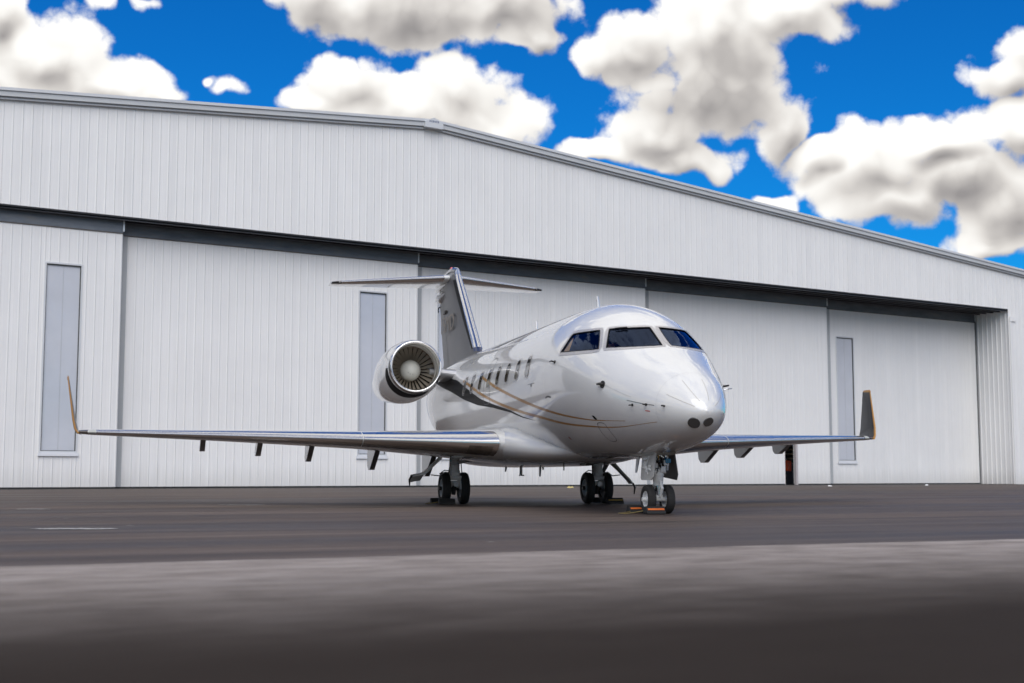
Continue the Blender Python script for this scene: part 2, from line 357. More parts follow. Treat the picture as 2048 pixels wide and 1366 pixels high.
# lighter sealed strip in the foreground; its far edge wanders a little
edge = []
for i in range(121):
    x = -60 + i; e = 10.52 + .475 * x - .004 * max(0, x) ** 1.0 + .05 * math.sin(x * .9) + .03 * math.sin(x * 2.7 + 1)
    edge.append((x, e, .004))
v = edge + [(p[0], p[1] - 70, .004) for p in edge]; n = len(edge)
me = bpy.data.meshes.new('pavement'); me.from_pydata(v, [], [(i + n, i + n + 1, i + 1, i) for i in range(n - 1)])
tag(link_mesh('pavement', me, concrete_mat()), 'lighter sealed pavement strip in front of the asphalt apron', 'pavement', kind='structure')
wl = worn_white_mat()
def paint_mark(x0, x1, y, w, label, rz=0):
    v = []; nn = 16
    for i in range(nn + 1):
        x = (x1 - x0) * (i / nn - .5); k = min(1, 4 * i / nn, 4 * (nn - i) / nn)
        v += [(x, -w / 2 * (.5 + .5 * k) + random.uniform(-.1, .1) * w, 0), (x, w / 2 * (.5 + .5 * k) + random.uniform(-.1, .1) * w, 0)]
    me = bpy.data.meshes.new('painted_mark'); me.from_pydata(v, [], [(2 * i, 2 * i + 2, 2 * i + 3, 2 * i + 1) for i in range(nn)])
    o = link_mesh('painted_mark', me, wl); o.location = ((x0 + x1) / 2, y, .005); o.rotation_euler[2] = rz
    tag(o, label, 'road marking', 'worn white paint marks on the asphalt')
paint_mark(-5.40, -4.45, 15.25, .38, 'short thick worn white paint dash on the asphalt beside the lighter pavement', R(-1))
paint_mark(-6.05, -5.10, 27.8, .35, 'thin faded white paint dash on asphalt out ahead of the wing', R(2))
paint_mark(-8.9, -8.3, 24.3, .30, 'small faded paint patch on asphalt under the winglet side', R(3))

# ------------------------------------------------------------------ hangar
D0 = 61.5; ZH = 12.66; RIDGE_U, RIDGE_Z, SLOPE = 34.54, 19.42, .0797
UL, UR = -17.5, 87.0; OPEN_L, OPEN_R = -14.0, 82.6; DEPTH = 52.0; DB = 64.75
def roof_z(u): return RIDGE_Z - SLOPE * abs(u - RIDGE_U)
hangar = empty('hangar', (0, 0, 0), HY)
tag(hangar, 'big white metal hangar with shallow gable roof behind the jet', 'hangar')
PITCH = .42
def cladding(u0, u1, z0, zt0, zt1, D, parent, m, rib=.012, flip=1):
    """one sheet of cladding: flat web, two faint swages and a raised rib along its right edge"""
    w = u1 - u0
    prof = [(0, 0), (.28 * w, 0), (.30 * w, -.002), (.34 * w, -.002), (.36 * w, 0), (w - .075, 0), (w - .060, -rib), (w - .022, -rib), (w - .006, 0), (w - .001, .003)] if w > .15 else [(0, 0), (w - .001, 0)]
    v = []
    for x, y in prof:
        zt = zt0 + (zt1 - zt0) * x / w
        v += [(u0 + x, D + y, z0), (u0 + x, D + y, zt)]
    f = [(2 * i, 2 * i + 2, 2 * i + 3, 2 * i + 1) for i in range(len(prof) - 1)]
    me = bpy.data.meshes.new('cladding_panel'); me.from_pydata(v, [], f)
    return link_mesh('cladding_panel', me, m, parent)
# structural shell behind the sheets
sh = MB()
def gable(D):
    return [(UL, D, ZH), (UR, D, ZH), (UR, D, roof_z(UR) - .12), (RIDGE_U, D, RIDGE_Z - .12), (UL, D, roof_z(UL) - .12)]
sh.add(gable(D0 + .03) + gable(D0 + .25), [(0, 1, 2, 3, 4), (9, 8, 7, 6, 5), (0, 5, 6, 1), (1, 6, 7, 2), (2, 7, 8, 3), (3, 8, 9, 4), (4, 9, 5, 0)])
wall_front = sh.build('front_wall', dark_gap, hangar, False)
u = UL; k = 0
while u < UR - .01:
    u2 = min(u + PITCH, UR)
    cut = RIDGE_U if u < RIDGE_U < u2 else None
    z0 = ZH - .03
    if u2 <= OPEN_L or u >= OPEN_R - .2: z0 = .02
    cladding(u, u2, z0, roof_z(u) - .06, roof_z(u2) - .06, D0, wall_front, clad if k % 5 else clad2); u = u2; k += 1
b = MB()
for (a, c_) in ((UL, OPEN_L), (OPEN_R + .03, UR)): b.box(a, c_, D0 + .03, D0 + .4, 0, ZH)
b.box(UL, UL + .3, D0 + .4, D0 + DEPTH, 0, roof_z(UL) - .3); b.box(UR - .3, UR, D0 + .4, D0 + DEPTH, 0, roof_z(UR) - .3)
b.add(gable(D0 + DEPTH) + [(UL, D0 + DEPTH, 0), (UR, D0 + DEPTH, 0)], [(0, 1, 2, 3, 4), (5, 6, 1, 0)])
b.build('side_and_rear_walls', clad2, hangar, False)
# inner lining behind the door pocket keeps the inside dark
b = MB(); b.box(UL + .3, UR - .3, DB + .05, DB + .35, 12.3, 15.0); b.build('inner_header', interior_dark, hangar, False)
# roof
for s_, nm in ((-1, UL - .35), (1, UR + .35)):
    b = MB(); zE = roof_z(nm)
    v = [(RIDGE_U, D0 - .25, RIDGE_Z + .0), (nm, D0 - .25, zE), (nm, D0 + DEPTH + .3, zE), (RIDGE_U, D0 + DEPTH + .3, RIDGE_Z)]
    v += [(x, y, z - .10) for x, y, z in v]
    b.add(v, [(0, 1, 2, 3), (4, 7, 6, 5), (0, 4, 5, 1), (1, 5, 6, 2), (2, 6, 7, 3), (3, 7, 4, 0)])
    rf = b.build('roof', roof_metal, hangar, False)
    # rake trim: upper gutter, face board, shadow gap and lower flange
    def sloped(name, d0, d1, o0, o1, m):
        q = MB(); st = .28 if name != 'ridge' else 0
        pts = [(RIDGE_U + s_ * st, RIDGE_Z - SLOPE * st), (nm, zE)]
        v = []
        for x, z in pts: v += [(x, d0, z + o0), (x, d1, z + o0), (x, d1, z + o1), (x, d0, z + o1)]
        q.add(v, [(0, 1, 5, 4), (1, 2, 6, 5), (2, 3, 7, 6), (3, 0, 4, 7), (0, 3, 2, 1), (4, 5, 6, 7)])
        return q.build(name, m, rf, False)
    sloped('gutter_cap', D0 - .34, D0 - .06, .012, .15, trim_white)
    sloped('rake_board', D0 - .28, D0 - .045, -.235, .008, trim_board)
    sloped('shadow_strip', D0 - .17, D0 - .05, -.268, -.240, trim_grey)
    sloped('rake_flange', D0 - .16, D0 - .032, -.355, -.273, trim_white)
b = MB(); v = []
for du, z in ((-.55, -.05), (-.30, .10), (0, .22), (.30, .10), (.55, -.05), (.55, -.34), (-.55, -.34)): v.append((RIDGE_U + du, z + RIDGE_Z))
n = len(v); b.add([(x, D0 - .40, z) for x, z in v] + [(x, D0 + .1, z) for x, z in v], [tuple(range(n)), tuple(range(2 * n - 1, n - 1, -1))] + [(i, (i + 1) % n, (i + 1) % n + n, i + n) for i in range(n)])
ridge_cap = b.build('ridge_cap', trim_white, hangar, False)
b = MB(); xx = -.30
for wd in (.07, .06, .09, .07, .06, .08): b.box(RIDGE_U + xx, RIDGE_U + xx + wd, D0 - .405, D0 - .401, RIDGE_Z - .05, RIDGE_Z + .05); xx += wd + .03
b.build('maker_lettering', mat('blue_grey_print', (.20, .22, .30), .5), ridge_cap, False)
# soffit over the door tracks, guide tracks and header closure
NTR = 5; TR0, TRS = 62.0, .60
b = MB(); b.box(OPEN_L - .2, OPEN_R + .02, D0 + .26, DB + .2, ZH + .26, ZH + .34); b.build('soffit', steel_black, hangar, False)
b = MB(); b.box(OPEN_L, OPEN_R, D0 + .005, D0 + .09, ZH - .10, ZH - .03); b.build('header_edge', steel_black, hangar, False)
for i in range(NTR + 1):
    q = TR0 - TRS / 2 + TRS * i + .0
    b = MB(); b.box(OPEN_L, OPEN_R, q - .05, q + .05, ZH - .16, ZH + .25); tr = b.build('guide_track', steel_black, hangar, False)
    b = MB(); b.box(OPEN_L, OPEN_R, q - .09, q + .05, ZH - .19, ZH - .163); b.build('track_flange', steel_edge, tr, False)
# return wall at the right end of the opening (faces along -u)
ret = MB(); ret.box(OPEN_R + .035, OPEN_R + .35, D0 + .03, DB + .1, 0, ZH + .2); ret = ret.build('return_wall', dark_gap, hangar, False)
nrp = 8; step = (DB - D0) / nrp
for i in range(nrp):
    d0 = D0 + i * step; prof = [(0, 0), (step - .12, 0), (step - .09, -.05), (step - .04, -.05), (step - .01, 0)]; v = []
    zt = ZH - .06
    for x, y in prof: v += [(OPEN_R + y, d0 + x, .03), (OPEN_R + y, d0 + x, zt)]
    me = bpy.data.meshes.new('cladding_panel'); me.from_pydata(v, [], [(2 * j, 2 * j + 1, 2 * j + 3, 2 * j + 2) for j in range(4)]); link_mesh('cladding_panel', me, clad, ret)
b = MB(); b.box(OPEN_R - .02, OPEN_R + .16, D0 - .05, D0 - .03, .02, 12.0); b.box(OPEN_R - .02, OPEN_R + .62, D0 - .075, D0 - .05, 11.75, 12.1); b.build('corner_trim', clad, hangar, False)
b = MB(); b.box(OPEN_R - .10, OPEN_R - .055, DB - .33, DB - .15, 0, ZH - .3); b.build('jamb_gap', dark_gap, hangar, False)
# dark floor strip (door rail) under the doors
b = MB(); b.box(OPEN_L, OPEN_R, TR0 - .3, DB + .2, -.05, .012); tag(b.build('door_track_rail', mat('rail_concrete', (.10, .095, .09), .8, vary=.2, vscale=.6), hangar, False))

# ------------------------------------------------------------------ neighbouring hangars along the apron, seen only as reflections in the jet
def neighbour(loc, rz, length, depth, h, m, label):
    o = empty('neighbouring_hangar', loc, rz); tag(o, label, 'hangar')
    b = MB(); b.box(-length / 2, length / 2, 0, depth, 0, h); w_ = b.build('wall', m, o, False)
    b = MB(); n_ = [(-length / 2 - .5, h), (length / 2 + .5, h), (0, h + length * .04)]
    b.add([(x, -.5, z + .02) for x, z in n_] + [(x, depth + .5, z + .02) for x, z in n_], [(0, 1, 2), (5, 4, 3), (0, 3, 4, 1), (1, 4, 5, 2), (2, 5, 3, 0)]); b.build('roof', roof_metal, o, False)
    nd = 5; dw = length * .86 / nd
    for i in range(nd):
        x = -length * .43 + i * dw; b = MB(); b.box(x + .04, x + dw - .04, -.15 - .12 * (i % 2), -.02, .1, h * .72); b.build('sliding_door', clad2, o, False)
    b = MB(); b.box(-length * .43, length * .43, -.35, -.01, h * .725, h * .725 + .7); b.build('door_header', steel, o, False)
mid_grey_wall = mat('grey_metal_wall', (.22, .225, .23), .5, vary=.05, vscale=.2)
neighbour((-70, -5, 0), R(90) + R(8), 70, 40, 11, mid_grey_wall, 'grey metal hangar across the apron on the engine side of the jet')
neighbour((-20, -95, 0), R(180), 80, 40, 11, mid_grey_wall, 'grey metal hangar across the apron behind the photographer')
# ------------------------------------------------------------------ sliding hangar doors
ZB = 11.92
# (u0, u1, track index, window (u0,u1,z0,z1), opening)
DOORS = [(2.9, 18.33, 0, (14.87, 16.53, 1.66, 10.26), None, 'widest-set leaf in the frontmost track, one tall window towards its right edge'),
         (18.40, 34.40, 1, (30.93, 32.60, 1.66, 10.24), None, 'leaf whose tall window stands behind the wing and engine'),
         (34.62, 50.40, 2, (35.98, 37.70, 1.66, 10.23), None, 'leaf directly behind the tail fin and cabin'),
         (50.78, 66.40, 3, (51.5, 53.05, 1.66, 10.03), (62.30, 63.22, 2.95), 'leaf with the open personnel doorway'),
         (66.92, 82.40, 4, (67.86, 69.55, 1.60, 10.08), None, 'rearmost leaf beside the ribbed return wall')]
door_labels = ['white sliding hangar door in the frontmost track, tall window behind the outstretched winglet',
               'white sliding hangar door behind the long wing, tall window beside the engine',
               'white sliding hangar door directly behind the tail fin and cabin roof',
               'white sliding hangar door with a dark open personnel doorway at its foot',
               'white sliding hangar door in the rearmost track beside the ribbed return wall']
for (a, e, k, win, opn, _), lab in zip(DOORS, door_labels):
    D = TR0 + TRS * k
    dr = empty('hangar_door', hw(a, D), HY); tag(dr, lab, 'hangar door', 'sliding hangar doors in a row')
    L = e - a; holes = [(win[0] - a, win[1] - a, win[2], win[3])]
    if opn: holes.append((opn[0] - a, opn[1] - a, 0, opn[2]))
    # frame core behind the sheets (with the holes left open)
    fr = MB(); zt = ZB + .02
    cuts = sorted(set([0, L] + [h for q in holes for h in q[:2]]))
    for c0, c1 in zip(cuts, cuts[1:]):
        mid = (c0 + c1) / 2; q = [h for h in holes if h[0] < mid < h[1]]
        if not q: fr.box(c0, c1, .03, .16, .12, zt)
        else:
            h = q[0]
            if h[2] > .2: fr.box(c0, c1, .03, .16, .12, h[2])
            fr.box(c0, c1, .03, .16, h[3], zt)
    core = fr.build('door_core', clad2, dr, False)
    # sheets
    x = 0; kk = 0
    m_ = clad if k % 2 else clad2
    while x < L - .02:
        x2 = min(x + PITCH, L)
        segs = [(x, x2)]
        for h in holes:
            ns = []
            for s0, s1 in segs:
                for p0, p1 in ((s0, min(s1, h[0])), (max(s0, h[0]), min(s1, h[1])), (max(s0, h[1]), s1)):
                    if p1 - p0 > .015: ns.append((p0, p1))
            segs = ns
        for s0, s1 in segs:
            mid = (s0 + s1) / 2; q = [h for h in holes if h[0] < mid < h[1]]
            zr = [(.10, ZB)] if not q else ([(q[0][3], ZB)] + ([(.10, q[0][2])] if q[0][2] > .2 else []))
            for z0, z1 in zr: cladding(s0, s1, z0, z1, z1, 0, core, m_ if kk % 7 else clad, rib=.010)
        x = x2; kk += 1
    b = MB(); b.box(-.01, L + .01, -.03, .05, ZB + .005, ZH + .22); bm_ = b.build('top_beam', steel, dr, False)
    b = MB(); b.box(L + .012, L + .075, -.05, .16, ZB + .08, ZH - .13); b.build('end_plate', trim_bright, bm_, False)
    b = MB(); b.box(-.012, L + .012, -.045, .02, ZB - .03, ZB + .003); b.build('beam_flange', mat('rusty_flange', (.09, .07, .055), .7, vary=.3, vscale=1.5), bm_, False)
    b = MB(); b.box(0, L, .0, .14, .014, .10) if not opn else (b.box(0, holes[1][0] - .01, .0, .14, .014, .10), b.box(holes[1][1] + .01, L, .0, .14, .014, .10)); b.build('bottom_sweep', rubber_sweep, dr, False)
    b = MB(); b.box(L + .002, L + .010, -.02, .16, .1, ZB - .04); b.build('edge_trim', trim_white, dr, False)
    # grey strip at each leaf's left end imitates the shade of the leaf in front
    b = MB(); b.box(.06, .36, -.024, -.014, .1, ZB - .035); b.build('leaf_shade_strip', trim_grey, dr, False)
    # tall window
    w0, w1, z0, z1 = holes[0]
    wf = MB(); t_ = .055
    wf.box(w0 - .02, w0 + t_, -.03, .12, z0, z1); wf.box(w1 - t_, w1 + .02, -.03, .12, z0, z1)
    wf.box(w0 + t_, w1 - t_, -.03, .12, z1 - t_, z1 + .02); wf.box(w0 + t_, w1 - t_, -.03, .12, z0 - .02, z0 + t_)
    wf = wf.build('window', trim_white, dr, False)
    g_ = MB(); g2 = .03
    a0, a1, c0, c1 = w0 + t_ + .001, w1 - t_ - .001, z0 + t_ + .001, z1 - t_ - .001
    g_.box(a0, a0 + g2, .0, .10, c0, c1); g_.box(a1 - g2, a1, .0, .10, c0, c1); g_.box(a0 + g2, a1 - g2, .0, .10, c1 - g2 * 1.6, c1); g_.box(a0 + g2, a1 - g2, .0, .10, c0, c0 + g2)
    g_.build('gasket', frame_dark, wf, False)
    mid = (w0 + w1) / 2
    for p0, p1 in ((a0 + g2 + .003, mid - .006), (mid + .006, a1 - g2 - .003)):
        b = MB(); b.box(p0, p1, .06, .08, c0 + g2 + .003, c1 - g2 * 1.6 - .003); b.build('pane', pane_poly, wf, False)
    b = MB(); b.box(mid - .0055, mid + .0055, .05, .09, c0 + g2 + .003, c1 - g2 * 1.6 - .003); b.build('mullion', trim_grey, wf, False)
    b = MB(); b.box(w0 - .07, w1 + .07, -.09, -.031, z0 - .17, z0 - .022); b.build('sill', mat('sill_metal', (.72, .73, .76), .4), wf, False)
    if opn:
        h = holes[1]
        b = MB(); b.box(h[1] - .001, h[1] + .17, -.07, .12, .02, h[3] + .05); b.box(h[0] - .03, h[0] - .002, -.03, .12, .02, h[3] + .05); b.box(h[0], h[1] - .002, -.03, .12, h[3] + .001, h[3] + .06)
        b.build('doorway_jamb', mat('jamb_paint', (.46, .42, .42), .5, vary=.08, vscale=2), dr, False)
        b = MB(); b.box(h[0], h[0] + .05, .13, .95, .03, h[3] - .03); b.build('open_door_leaf', interior_dark, dr, False)
# things seen just inside the personnel doorway
o = empty('orange_cabinet', hw(64.36, 65.5), HY); tag(o, 'orange-red panel with pale marks on a dark stand inside the personnel doorway', 'cabinet')
b = MB(); b.box(-.28, .25, 0, .45, 0, .94); bevel(b.build('base', mat('dark_blue_cabinet', (.02, .022, .03), .6), o, False), .02)
b = MB(); b.box(-.26, .20, .02, .30, .943, 1.62); up = bevel(b.build('panel', mat('orange_red_panel', (.75, .10, .03), .6, vary=.25, vscale=9), o, False), .02)
b = MB(); b.box(-.16, .02, .010, .019, 1.42, 1.46); b.box(-.02, .03, .010, .019, 1.22, 1.40); b.box(-.08, -.03, .010, .019, 1.05, 1.2); b.build('marks', mat('pale_mark', (.6, .3, .2), .6), up, False)
o = empty('dark_locker', hw(65.02, 65.9), HY); tag(o, 'dark upright locker inside the personnel doorway beside the orange panel', 'locker')
b = MB(); b.box(-.25, .3, 0, .5, 0, 1.5); bevel(b.build('body', mat('locker_grey', (.03, .032, .036), .5), o, False), .02)
b = MB(); b.box(-.2, .22, -.02, -.002, .06, .95); b.build('door', mat('locker_door', (.09, .095, .10), .5), o, False)
b = MB(); b.box(-.16, -.13, -.045, -.022, .5, .66); b.build('handle', brushed, o, False)
o = empty('storage_shelf', hw(65.9, 66.9), HY); tag(o, 'pale timber shelf high inside the dark personnel doorway', 'shelf')
for z in (1.75, 2.05, 2.35):
    b = MB(); b.box(-.9, .9, 0, .4, z, z + .10); b.build('board', mat('tan_timber', (.22, .17, .10), .7), o, False)
for x in (-.9, .86):
    b = MB(); b.box(x, x + .04, .02, .38, 0, 2.5); b.build('post', interior_dark, o, False)

# ------------------------------------------------------------------ business jet
# aircraft frame: origin on the ground under the nose wheels, x forward, y to its left, z up
YAW = 0.2524231
jet = empty('business_jet', (2.319, 21.4453, 0), YAW - math.pi / 2)
tag(jet, 'white twin-engine business jet with gold stripes parked before the hangar', 'airplane')
# fuselage stations: x, top, bottom, height of the widest point, half width
ST=[(2.06,1.53,1.53,1.53,0.0),
(2.03,1.62,1.445,1.53,.105),(1.96,1.72,1.355,1.54,.205),(1.85,1.83,1.27,1.56,.315),(1.65,1.995,1.18,1.59,.455),(1.4,2.165,1.107,1.64,.588),
(1.0,2.383,1.032,1.73,.758),(.6,2.575,.98,1.83,.905),(.45,2.65,.963,1.87,.95),(.2,2.80,.943,1.94,1.02),(-.1,2.995,.925,2.01,1.095),(-.4,3.17,.915,2.07,1.16),
(-.8,3.35,.908,2.14,1.23),(-1.2,3.475,.905,2.19,1.282),(-1.7,3.56,.905,2.23,1.325),(-2.3,3.592,.905,2.248,1.342),(-3,3.595,.905,2.25,1.345),(-5,3.595,.905,2.25,1.345),
(-10.5,3.595,.905,2.25,1.345),(-11.5,3.59,.95,2.27,1.335),(-12.5,3.57,1.08,2.32,1.28),(-13.5,3.53,1.32,2.42,1.16),(-14.5,3.46,1.62,2.54,.98),(-15.5,3.38,1.95,2.66,.75),(-16.5,3.28,2.28,2.78,.48),(-17.3,3.18,2.55,2.86,.28),(-17.9,3.06,2.75,2.9,.12),(-18.1,2.9,2.9,2.9,0.)]
SA = np.array(ST)[::-1]
def pchip(X, Yv, x):
    h = np.diff(X); dl = np.diff(Yv) / h; n = len(X); m = np.zeros(n)
    for i in range(1, n - 1):
        if dl[i - 1] * dl[i] > 0:
            w1 = 2 * h[i] + h[i - 1]; w2 = h[i] + 2 * h[i - 1]; m[i] = (w1 + w2) / (w1 / dl[i - 1] + w2 / dl[i])
    m[0] = dl[0]; m[-1] = dl[-1]
    x = np.asarray(x, float); i = np.clip(np.searchsorted(X, x) - 1, 0, n - 2); t = (x - X[i]) / h[i]
    return (2*t**3 - 3*t**2 + 1) * Yv[i] + (t**3 - 2*t**2 + t) * h[i] * m[i] + (-2*t**3 + 3*t**2) * Yv[i+1] + (t**3 - t**2) * h[i] * m[i+1]
def sp(x):
    x = np.asarray(x, float); return np.where(x > 1.0, -np.sqrt(np.maximum(2.06 - x, 0) / 1.06), -1 - (1.0 - x) / (2 * 1.06))
# resample and lightly smooth the station curves so that reflections flow
_xs = np.linspace(sp(-18.1), 0, 1600); SXS = sp(SA[:, 0])
_curves = []
for kcol in (1, 2, 3, 4):
    c_ = pchip(SXS, SA[:, kcol], _xs); kern = np.hanning(41); kern /= kern.sum()
    pad = np.concatenate([2 * c_[0] - c_[20:0:-1], c_, 2 * c_[-1] - c_[-2:-22:-1]]); sm = np.convolve(pad, kern, 'valid')
    wgt = np.clip((-_xs - .35) / .25, 0, 1); _curves.append(c_ * (1 - wgt) + sm * wgt)
def sec(x): s = sp(x); return [np.interp(s, _xs, c) for c in _curves]
def S(x, th):
    t, b, c, w = sec(x); sn, cs = np.sin(th), np.cos(th)
    z = np.where(sn >= 0, c + (t - c) * sn, c + (c - b) * sn); y = -w * cs
    return np.stack([np.broadcast_to(np.asarray(x, float), np.shape(z)), y, z], -1)
def SN(x, th):
    e = 2e-3; x = np.asarray(x, float); xa = np.clip(x + .012, -18.05, 2.0595); xb = np.clip(x - .012, -18.05, 2.0595)
    dx = S(xa, th) - S(xb, th); dt = S(x, th + e) - S(x, th - e); n = np.cross(dx, dt)
    n /= np.maximum(np.linalg.norm(n, axis=-1, keepdims=True), 1e-9)
    c = S(x, th).copy(); ctr = np.stack([c[..., 0], 0 * c[..., 1], np.broadcast_to(sec(x)[2], c[..., 2].shape)], -1)
    sg = np.sign(np.sum(n * (c - ctr + np.array([1e-4, 0, 0])), -1, keepdims=True)); sg[sg == 0] = 1
    return n * sg
def surf_mesh(name, xt, faces, off, m, parent, flip=False):
    """mesh on the fuselage skin from (x, theta) pairs, with the exact surface normals"""
    xt = np.array(xt); P = S(xt[:, 0], xt[:, 1]); N = SN(xt[:, 0], xt[:, 1]); P = P + N * off
    if flip: N = -N
    fo = []
    for f in faces:
        a, b_, c_ = (P[f[0]], P[f[1]], P[f[2]])
        fo.append(tuple(f) if np.dot(np.cross(b_ - a, c_ - a), N[f[0]]) > 0 else tuple(f)[::-1])
    me = bpy.data.meshes.new(name); me.from_pydata([tuple(p) for p in P], [], fo); me.update(); me.shade_smooth()
    me.normals_split_custom_set_from_vertices([tuple(q) for q in N])
    return link_mesh(name, me, m, parent)
def inpoly(x, y, poly):
    c = False; j = len(poly) - 1
    for i in range(len(poly)):
        if (poly[i][1] > y) != (poly[j][1] > y) and x < (poly[j][0] - poly[i][0]) * (y - poly[i][1]) / (poly[j][1] - poly[i][1]) + poly[i][0]: c = not c
        j = i
    return c
def resample(poly, n=1):
    out = []
    for i, p in enumerate(poly):
        q = poly[(i + 1) % len(poly)]
        for k in range(n): out.append((p[0] + (q[0] - p[0]) * k / n, p[1] + (q[1] - p[1]) * k / n))
    return out
KT = 1.25
def cdt_fill(polys_in, outer, gx, gt, keep_out):
    """triangulate region bounded by outer (x, theta) with polys as constraints; drop triangles inside polys if keep_out, outside otherwise"""
    pts = []; edges = []
    def loop(pl):
        k = len(pts)
        for p in pl: pts.append((p[0], p[1] * KT))
        for i in range(len(pl)): edges.append((k + i, k + (i + 1) % len(pl)))
    loop(outer)
    for q in polys_in: loop(q)
    cons = np.array(pts)
    for x in gx:
        for t in gt:
            if inpoly(x, t, outer):
                d2 = np.min((cons[:, 0] - x) ** 2 + (cons[:, 1] - t * KT) ** 2)
                if d2 > .022 ** 2: pts.append((x, t * KT))
    vo, eo, fo, *_ = delaunay_2d_cdt([Vector(p) for p in pts], edges, [], 0, 1e-6)
    xt = [(p[0], p[1] / KT) for p in vo]; faces = []
    for f in fo:
        cx = sum(xt[i][0] for i in f) / 3; ct = sum(xt[i][1] for i in f) / 3
        if not inpoly(cx, ct, outer): continue
        if keep_out and any(inpoly(cx, ct, q) for q in polys_in): continue
        faces.append(tuple(f))
    return xt, faces
def mirror(poly): return [(x, math.pi - t) for x, t in poly][::-1]
def deg(poly): return [(x, R(t)) for x, t in poly]
PANE_SIDE = deg([(-1.324, 20.58), (-1.288, 23.23), (-1.259, 25.93), (-1.239, 28.7), (-1.226, 31.52), (-1.223, 34.41), (-1.20, 37.0), (-1.077, 38.83), (-0.945, 40.63), (-0.826, 42.67), (-0.719, 44.9), (-0.625, 47.37), (-0.542, 49.6), (-0.468, 47.57), (-0.399, 45.11), (-0.337, 42.65), (-0.28, 40.19), (-0.227, 37.71), (-0.185, 35.3), (-0.315, 31.62), (-0.473, 28.52), (-0.648, 25.81), (-0.847, 23.57), (-1.07, 21.78)])
PANE_FRONT = deg([(-0.063, 40.3), (-0.111, 42.82), (-0.163, 45.4), (-0.219, 47.94), (-0.278, 50.44), (-0.343, 52.94), (-0.40, 55.4), (-0.316, 59.75), (-0.237, 64.43), (-0.176, 69.43), (-0.132, 74.73), (-0.104, 80.35), (-0.090, 86.1), (0.001, 86.29), (0.093, 86.33), (0.185, 86.31), (0.282, 86.2), (0.381, 85.99), (0.48, 85.4), (0.465, 76.36), (0.407, 68.07), (0.324, 60.36), (0.219, 53.14), (0.091, 46.4)])
PANES = [PANE_SIDE, PANE_FRONT, mirror(PANE_FRONT), mirror(PANE_SIDE)]

# skin: ring grid with a triangulated patch round the windshield openings
xg = [2.06 - 1.06 * s * s for s in np.linspace(.02, 1, 26)] + list(np.arange(.9, -2.55, -.1)) + list(np.arange(-3, -10.4, -.5)) + list(np.arange(-10.5, -18.06, -.25))
xg = [round(float(x), 4) for x in xg]; NTH = 128
PX0, PX1, PT0, PT1 = .9, -1.8, 4, 60
def th_of(k): return 2 * math.pi * k / NTH
def skin_grid(xs_, off_patch=True):
    xt = []; faces = []
    for x in xs_:
        for k in range(NTH): xt.append((x, th_of(k)))
    for i in range(len(xs_) - 1):
        for k in range(NTH):
            if off_patch and xs_[i] <= PX0 + 1e-6 and xs_[i + 1] >= PX1 - 1e-6 and PT0 <= k < PT1: continue
            a = i * NTH + k; b_ = i * NTH + (k + 1) % NTH; faces.append((a, b_, b_ + NTH, a + NTH))
    return xt, faces
def patch():
    gx = [x for x in xg if PX1 - 1e-6 <= x <= PX0 + 1e-6]; gt = [th_of(k) for k in range(PT0, PT1 + 1)]
    outer = [(x, gt[0]) for x in gx] + [(gx[-1], t) for t in gt[1:]] + [(x, gt[-1]) for x in gx[::-1][1:]] + [(gx[0], t) for t in gt[::-1][1:-1]]
    return cdt_fill(PANES, outer, [x for x in np.arange(PX1 + .05, PX0, .05)], [R(q) for q in np.arange(13, 168, 2.0)], True)
xt, faces = skin_grid(xg); pxt, pf = patch(); k = len(xt)
tip = len(xt) + len(pxt); xt2 = xt + pxt + [(2.0599, 0.0)]
faces = faces + [tuple(i + k for i in f) for f in pf] + [(j, (j + 1) % NTH, tip) for j in range(NTH)]
fuselage = surf_mesh('fuselage', xt2, faces, 0, white_paint, jet)
# dark cockpit shell just inside the skin
xin = [x for x in xg if -2.6 < x < 1.05]
xt, f1 = skin_grid(xin); k = len(xt)
ck = surf_mesh('cockpit_shell', xt + pxt, f1 + [tuple(i + k for i in f) for f in pf], -.045, lining, jet, True)
b = MB(); b.lathe([(-2.35, .01), (-2.35, 1.27)], 'x', (0, 0, 2.25), 32); b.build('bulkhead', lining, ck)
b = MB(); b.box(-2.3, .2, -.72, .72, 1.50, 1.55); b.build('cockpit_floor', lining, ck, False)
b = MB(); b.ring_loft([[(.30, y, 2.2), (.20, y, 2.44), (-.05, y, 2.50), (-.38, y, 2.46), (-.45, y, 2.1)] for y in (-.55, -.3, .3, .55)]); b.build('glareshield', mat('glareshield_black', (.012, .012, .013), .8), ck)
for sy in (-1, 1):
    b = MB(); y = sy * .46
    b.ring_loft([[(-1.45 + .02 * q[0], y + q[0] * .0 + q[1], q[2]) for q in ((0, -.24, 2.0), (0, .24, 2.0), (0, .24, 2.62), (0, .13, 2.68), (0, .12, 2.86), (0, -.12, 2.86), (0, -.13, 2.68), (0, -.24, 2.62))]] +
                [[(-1.33, y + q[1], q[2]) for q in ((0, -.24, 2.0), (0, .24, 2.0), (0, .24, 2.62), (0, .13, 2.68), (0, .12, 2.86), (0, -.12, 2.86), (0, -.13, 2.68), (0, -.24, 2.62))]])
    b.box(-1.35, -.8, y - .24, y + .24, 1.88, 2.02)
    bevel(b.build('pilot_seat', mat('dark_seat_leather', (.03, .028, .027), .6), ck, False), .02)
